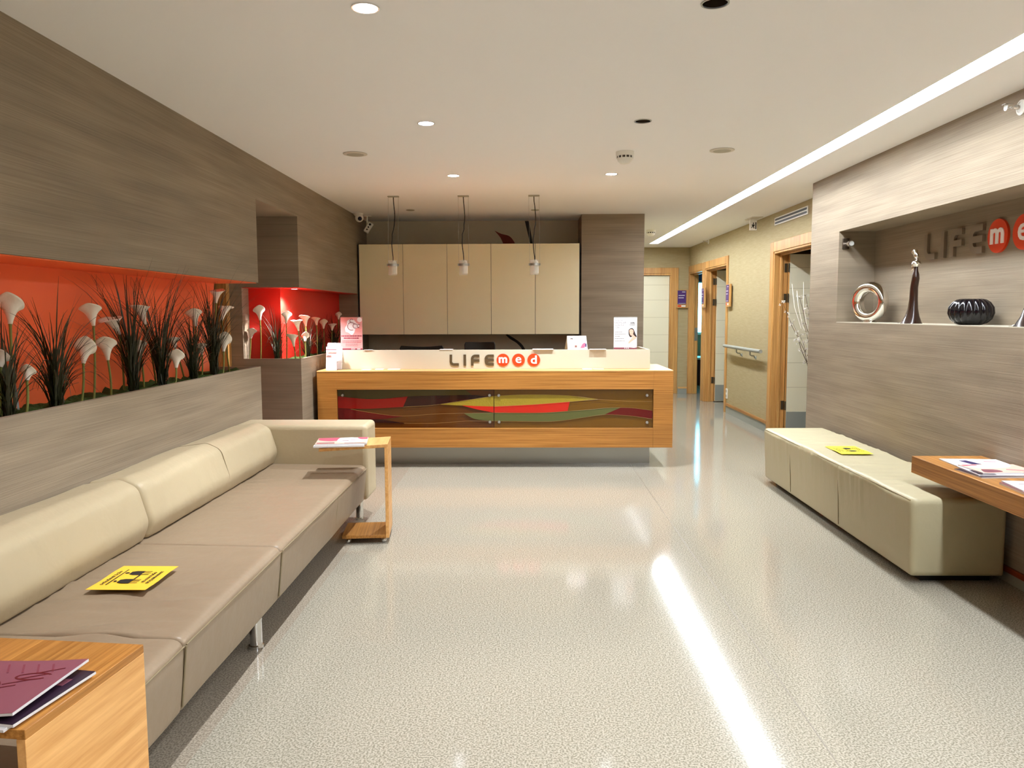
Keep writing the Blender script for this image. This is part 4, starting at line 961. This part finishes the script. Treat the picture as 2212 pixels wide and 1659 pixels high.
def figurine(x, y, label, flip):
    p = thing('figurine', (x,y,1.322), label, 'figurine', 'slender dark figurines with silver heads')
    prof = [(.075,0),(.070,.006),(.050,.05),(.038,.10),(.033,.16),(.031,.24),(.030,.30),(.026,.33),(.018,.35),(.015,.37),(.016,.385)]
    mb = MB(); n = 24; vs = []; fs = []
    for r, h in prof:
        for i in range(n):
            a = 2*PI*i/n; cx = r*.8*math.cos(a); cy = r*math.sin(a)
            if math.sin(a)*flip > .3 and h < .2: cy += flip*.05*(1-h/.2)**2
            vs.append((cx, cy*.8+flip*.016*(h < .3), h))
    for j in range(len(prof)-1):
        for i in range(n): fs.append((j*n+i, j*n+(i+1)%n, (j+1)*n+(i+1)%n, (j+1)*n+i))
    fs += [tuple(range(n-1,-1,-1)), tuple((len(prof)-1)*n+i for i in range(n))]
    mb.add(vs, fs); obj('body', mb, M['wood_dark'], p, smooth=True, local=True, ang=1.2)
    mb = MB(); vs = []; fs = []      # silver train at the hem
    for i in range(7):
        t = i/6; w = .045*t+.008
        c = flip*(.045+.075*t**1.6); vs += [(-w, c, .10*(1-t)**2+.002), (w, c, .10*(1-t)**2+.002)]
    for i in range(6): fs.append((2*i, 2*i+1, 2*i+3, 2*i+2))
    mb.add(vs, fs); obj('train', mb, M['silver'], p, smooth=True, local=True, solid=.003)
    mb = MB(); mb.lathe([(.0205,.378),(.030,.395),(.026,.41),(.012,.42),(.011,.435)], n=20); mb.tube([(0,flip*.02,.40),(0,flip*.05,.385),(0,flip*.055,.36),(0,flip*.035,.372)], .007, 8)
    mb.tube([(0,-flip*.02,.405),(0,-flip*.045,.395)], [.008,.003], 8); obj('silver_collar', mb, M['silver'], p, smooth=True, local=True)
    mb = MB(); mb.sphere((0,flip*.004,.452),.019,10,sc=(.8,1,1.25)); mb.tube([(0,flip*.012,.46),(0,flip*.03,.482)], [.016,.02], 10); obj('head', mb, M['silver'], p, smooth=True, local=True)
figurine(2.60,5.30,'tall dark figurine with a silver head between the ring vase and the black bowl',1)
figurine(2.60,4.06,'second dark figurine, cut by the right edge of the photo in the niche',1)
p = thing('ribbed_bowl', (2.64,4.71,1.322), 'black glossy ribbed pumpkin-shaped bowl in the wall niche', 'bowl')
mb = MB(); n = 144; vs = []; fs = []
prof = [(.055,0),(.085,.010),(.112,.034),(.125,.07),(.121,.105),(.102,.134),(.078,.150),(.06,.155),(.053,.15),(.05,.12),(.048,.06)]
for r, h in prof:
    for i in range(n):
        a = 2*PI*i/n; f = 1-.10*(1-abs(math.cos(a*9)))**1.4*min(1, h*14+.15); vs.append((2.645+r*f*math.cos(a), 4.71+r*f*math.sin(a), 1.322+h))
for j in range(len(prof)-1):
    for i in range(n): fs.append((j*n+i, j*n+(i+1)%n, (j+1)*n+(i+1)%n, (j+1)*n+i))
fs += [tuple(range(n-1,-1,-1)), tuple((len(prof)-1)*n+i for i in range(n))]
mb.add(vs, fs); obj('bowl', mb, M['vase_black'], p, smooth=True, ang=2)
p = thing('niche_spotlight', (2.56,6.357,1.94), 'small chrome spotlight on the left side of the wall niche', 'spotlight')
mb = MB(); mb.box(2.525,2.578,6.346,6.3575,1.90,1.985); obj('mounting_plate', mb, M['refl_dark'], p, .002)
mb = MB(); mb.lathe([(.017,0),(.017,-.06),(.024,-.064),(.024,-.098),(.02,-.098),(.018,-.09)], (2.555,6.346,1.938), 24, axis='y'); obj('barrel', mb, M['chrome'], p, smooth=True)
mb = MB(); mb.lathe([(.018,-.088),(.018,-.092)], (2.555,6.346,1.938), 20, axis='y'); obj('lens', mb, M['frost'], p)

# ------------------------------------------------------------------ paper signs on the seats
def seat_sign(loc, rz, label, m, wu, wv, g='yellow keep-distance signs', tilt=0):
    p = thing('seat_sign', loc, label, 'paper sign', g, rz); p.rotation_euler[1] = tilt
    mb = MB(); n = 8; vs = []; fs = []
    for i in range(n+1):
        u = -wu/2+wu*i/n; z = .003+.0012*math.cos(i*1.1)
        vs += [(u,-wv/2,z),(u,wv/2,z+.0006),(u,-wv/2,z-.0008),(u,wv/2,z-.0002)]
    for i in range(n):
        a = 4*i; fs += [(a,a+4,a+5,a+1),(a+2,a+3,a+7,a+6),(a,a+2,a+6,a+4),(a+1,a+5,a+7,a+3)]
    fs += [(0,1,3,2),(4*n,4*n+2,4*n+3,4*n+1)]; mb.add(vs, fs); sh = obj('sheet', mb, M[m], p, local=True)
    z = .0049
    def wr(s_, u, v, h, w):
        vs, fs = text_geo(s_, h, w, .02, .0003); mb = MB(); mb.add([(u+a[0], v+a[1], z+a[2]) for a in vs], fs); obj('lettering', mb, M['print_black'], sh, local=True)
    wr('SAĞLIĞINIZ İÇİN', -.085*wu/.27, .070*wv/.21, .016*wv/.21, .15*wu/.27)
    wr('BU KOLTUĞU', -.055*wu/.27, -.062*wv/.21, .014*wv/.21, .11*wu/.27); wr('BOŞ BIRAKINIZ', -.065*wu/.27, -.085*wv/.21, .014*wv/.21, .13*wu/.27)
    mb = MB(); T = lambda u,v,w: (u*wu/.27, v*wv/.21, z+w)
    mb.prism(rect(-.085,.085,.058,.062), T, .0003)
    for cx in (-.045,.045):
        mb.prism([(cx-.022,.018),(cx-.014,.034),(cx+.014,.034),(cx+.022,.018),(cx+.022,-.012),(cx-.022,-.012)], T, .0003)
        for dx in (-.018,0,.014): mb.prism(rect(cx+dx,cx+dx+.004,-.04,-.012), T, .0003)
    mb.prism(circ(-.045,.046,.006,12), T, .0003); mb.prism(circ(.045,.046,.008,14), T, .0003); mb.prism(rect(-.025,.025,-.014,-.009), T, .0003)
    obj('pictogram', mb, M['print_black'], sh, local=True)
seat_sign((-1.445,2.775,.4325), PI/2, 'amber yellow paper sign with two seats lying on the beige sofa', 'yellow', .265, .212)
seat_sign((2.21,5.335,.4555), -PI/2, 'bright yellow paper sign lying on the cream bench', 'yellow2', .30, .21)

# ------------------------------------------------------------------ magazines
def magazine(loc, rz, w, d, t, m, label, arts, g, lift=0., nm='magazine'):
    """local: x width, y depth, base at z=0; lift bends the right edge up"""
    p = thing(nm, loc, label, 'magazine', g, rz)
    f = lambda x: lift*max(0, (x/w+.5))**2.5
    def sheet(x0,x1,y0,y1,z0,z1,n=10):
        mb = MB(); vs = []; fs = []
        for i in range(n+1):
            x = x0+(x1-x0)*i/n; vs += [(x,y0,z0+f(x)),(x,y1,z0+f(x)),(x,y0,z1+f(x)),(x,y1,z1+f(x))]
        for i in range(n):
            a = 4*i; fs += [(a,a+1,a+5,a+4),(a+2,a+6,a+7,a+3),(a,a+4,a+6,a+2),(a+1,a+3,a+7,a+5)]
        fs += [(0,2,3,1),(4*n,4*n+1,4*n+3,4*n+2)]; return mb.add(vs, fs)
    obj('pages', sheet(-w/2,w/2,-d/2,d/2,0,t-.0008), M['paper'], p, local=True)
    cv = obj('cover', sheet(-w/2,w/2-.001,-d/2,d/2,t-.0008,t), M[m], p, local=True)
    for nm2, poly, mm, lv in arts:
        mb = MB(); mb.prism(poly, lambda u,v,w_: (u, v, t+.0002+lv*.0004+w_+f(u)), .0004); obj(nm2, mb, M[mm], cv, local=True)
    return p
def line(x0,y0,x1,y1,w):
    dx, dy = x1-x0, y1-y0; l = math.hypot(dx,dy); a, b = -dy/l*w/2, dx/l*w/2
    return [(x0+a,y0+b),(x1+a,y1+b),(x1-a*.4,y1-b*.4),(x0-a*.4,y0-b*.4)]
def ring(cx,cy,rx,ry,w,n=24,a0=0,a1=2*PI):
    o = [(cx+rx*math.cos(a0+(a1-a0)*i/n), cy+ry*math.sin(a0+(a1-a0)*i/n)) for i in range(n+1)]
    return o+[(cx+(rx-w)*math.cos(a1-(a1-a0)*i/n), cy+(ry-w)*math.sin(a1-(a1-a0)*i/n)) for i in range(n+1)]
GN = 'magazines on the near left side table'
zt = .616
magazine((-1.115,1.515,zt), math.radians(-6), .285, .225, .005, 'paper', 'white magazine lowest on the near left side table', [], GN)
magazine((-1.095,1.53,zt+.0055), math.radians(-9), .285, .225, .006, 'mag_dark', 'magazine with a dark violet cover in the middle of the near table stack',
         [('print',rect(.08,.12,.04,.07),'mag_plum',0),('print',rect(.06,.10,-.01,.015),'mag_pink',0)], GN)
arts = []
for i in range(8): arts.append(('print', line(.118-.02*i,.075-.024*i,.065-.02*i,.055-.024*i,.0055), 'mag_red', 0))
arts += [('print', ring(.07,.04,.04,.017,.005,20,.4,5.6), 'mag_red', 0), ('picture', smooth_line([(-.14,.03),(-.06,.035),(.0,.02),(.02,-.015),(-.03,-.04),(-.14,-.055),(-.14,.03)]), 'mag_flesh', 0), ('picture', ring(-.06,-.005,.085,.045,.004,24,-1.2,2.2), 'mag_red', 1)]
for i in range(7): arts.append(('print', line(-.13+.034*i,.098,-.105+.034*i,.058,.006), 'maroon_print', 0))
for i in range(5): arts.append(('print', line(.0-.03*i,-.05-.008*i,-.055-.03*i,-.062-.008*i,.005), 'mag_red', 0))
magazine((-1.113,1.532,zt+.012), math.radians(-3.5), .285, .235, .006, 'mag_plum', 'plum magazine with dark red swirls and raised corner on top of the near table stack', arts, GN, lift=.012)
GC = 'magazines on the far side table by the sofa arm'
zc = .604
magazine((-1.135,4.71,zc), math.radians(7), .30, .215, .010, 'paper', 'lower magazine on the far side table by the sofa arm', [], GC)
magazine((-1.13,4.73,zc+.0105), math.radians(9), .305, .225, .010, 'mag_flesh', 'upper pink and white magazine on the far side table by the sofa arm',
  [('picture', smooth_line([(-.15,.11),(-.02,.11),(.0,.05),(-.06,-.02),(-.14,.03),(-.15,.11)]),'mag_pink',0),('picture', rect(.09,.15,.04,.11),'mag_pink',0),('picture', smooth_line([(-.02,.10),(.06,.11),(.10,.05),(.13,-.05),(.05,-.09),(-.02,-.06),(-.03,.02),(-.02,.10)]),'paper',1),
   ('print', rect(-.145,-.04,-.10,-.07),'maroon_print',0),('print', rect(.0,.04,-.02,-.005),'mag_plum',2),('print', rect(.05,.10,.0,.012),'mag_pink',2),('print', rect(.02,.14,-.108,-.10),'mag_dark',1)], GC)
GW = 'magazines on the right wall table'
zw = .6125
magazine((2.345,4.05,zw), math.radians(-4), .29, .21, .006, 'paper', 'white brochure with a dark violet patch at the far end of the right wall table',
  [('picture', [(-.07,.05),(-.03,.06),(.0,-.05),(-.05,-.05)],'navy',0),('picture', rect(.02,.10,-.01,.0),'mag_flesh',0),('picture', rect(.05,.11,.03,.04),'mag_pink',0),('print', rect(.0,.06,-.06,-.055),'print_grey',0)], GW)
magazine((2.295,3.80,zw), math.radians(4), .29, .21, .006, 'mag_dark', 'dark magazine lowest in the middle stack on the right wall table', [], GW)
magazine((2.31,3.81,zw+.0065), math.radians(-3), .29, .21, .006, 'paper', 'white-edged magazine in the middle of the stack on the right wall table', [('print', rect(-.14,-.06,-.10,.0),'mag_dark',0)], GW)
magazine((2.325,3.835,zw+.013), math.radians(2), .28, .205, .006, 'mag_flesh', 'pink and violet magazine on top of the middle stack on the right wall table',
  [('picture', smooth_line([(-.12,.06),(-.02,.09),(.10,.08),(.06,.02),(-.08,.0),(-.12,.06)]),'paper',0),('picture', smooth_line([(-.10,-.02),(-.04,-.03),(-.03,-.08),(-.12,-.09),(-.10,-.02)]),'mag_plum',0),('picture', line(.02,-.03,.13,-.08,.02),'mag_pink',0),('print', rect(-.13,-.06,.07,.09),'mag_pink',1)], GW)
magazine((2.30,3.44,zw), math.radians(-5), .29, .21, .010, 'mag_plum', 'lower magazine of the near stack at the right photo edge on the wall table', [], GW)
magazine((2.305,3.445,zw+.0105), math.radians(-8), .285, .205, .006, 'paper', 'white and pink magazine on top of the near stack at the right photo edge',
  [('picture', rect(-.05,.03,-.04,-.03),'mag_pink',0),('picture', rect(-.10,-.06,.03,.036),'mag_plum',0),('picture', rect(.0,.12,.0,.05),'mag_flesh',0)], GW)

# ------------------------------------------------------------------ lights, camera
def spot(name, loc, e, size, target=None, blend=.5, soft=.03, col=(1,.97,.95)):
    l = bpy.data.lights.new(name, 'SPOT'); l.energy = e; l.spot_size = math.radians(size); l.spot_blend = blend; l.shadow_soft_size = soft; l.color = col
    o = bpy.data.objects.new(name, l); COL.objects.link(o); o.location = loc
    if target: o.rotation_euler = (Vector(target)-Vector(loc)).to_track_quat('-Z','Y').to_euler()
    return o
p = thing('planter_spotlight', (-2.03,6.86,1.623), 'bright recessed spotlight over the bend of the red corner planter', 'spotlight')
mb = MB(); mb.lathe([(.034,-.0005),(.034,-.006),(.028,-.006),(.028,-.0005)], n=28); obj('bezel', mb, M['chrome'], p, local=True)
mb = MB(); mb.lathe([(.027,-.0008),(.027,-.004)], n=24); obj('lamp', mb, M['lamp_on'], p, local=True)
spot('planter_beam', (-2.03,6.86,1.60), 26, 130, None, .6, .025, (1,.93,.93))

W = bpy.data.worlds.new('World'); S.world = W; W.use_nodes = True
W.node_tree.nodes['Background'].inputs[0].default_value = (.8,.85,1,1); W.node_tree.nodes['Background'].inputs[1].default_value = .05

f, pitch, yaw, roll = 1686.89508, .0903095364, .0181274957, .00329430321
cy, sy, cp, sp = math.cos(yaw), math.sin(yaw), math.cos(pitch), math.sin(pitch)
fw = Vector((-sy*cp, cy*cp, -sp)); rt = Vector((cy, sy, 0)); dn = fw.cross(rt)
r2 = rt*math.cos(roll)+dn*math.sin(roll); d2 = dn*math.cos(roll)-rt*math.sin(roll)
cam = bpy.data.cameras.new('camera'); co = bpy.data.objects.new('camera', cam); COL.objects.link(co)
up = -d2; bk = -fw
co.matrix_world = Matrix(((r2.x,up.x,bk.x,0),(r2.y,up.y,bk.y,0),(r2.z,up.z,bk.z,1.4),(0,0,0,1)))
cam.sensor_width = 36; cam.lens = 36*f/2212; cam.clip_start = .05; cam.clip_end = 60
S.camera = co
S.view_settings.view_transform = 'Standard'; S.view_settings.look = 'None'; S.view_settings.gamma = 1; S.view_settings.exposure = 1.9
S.view_settings.use_curve_mapping = False
S.cycles.max_bounces = 10; S.cycles.diffuse_bounces = 7; S.cycles.glossy_bounces = 4; S.cycles.transmission_bounces = 8
S.cycles.use_denoising = True; S.cycles.sample_clamp_indirect = 6
S.cycles.caustics_reflective = False; S.cycles.caustics_refractive = False
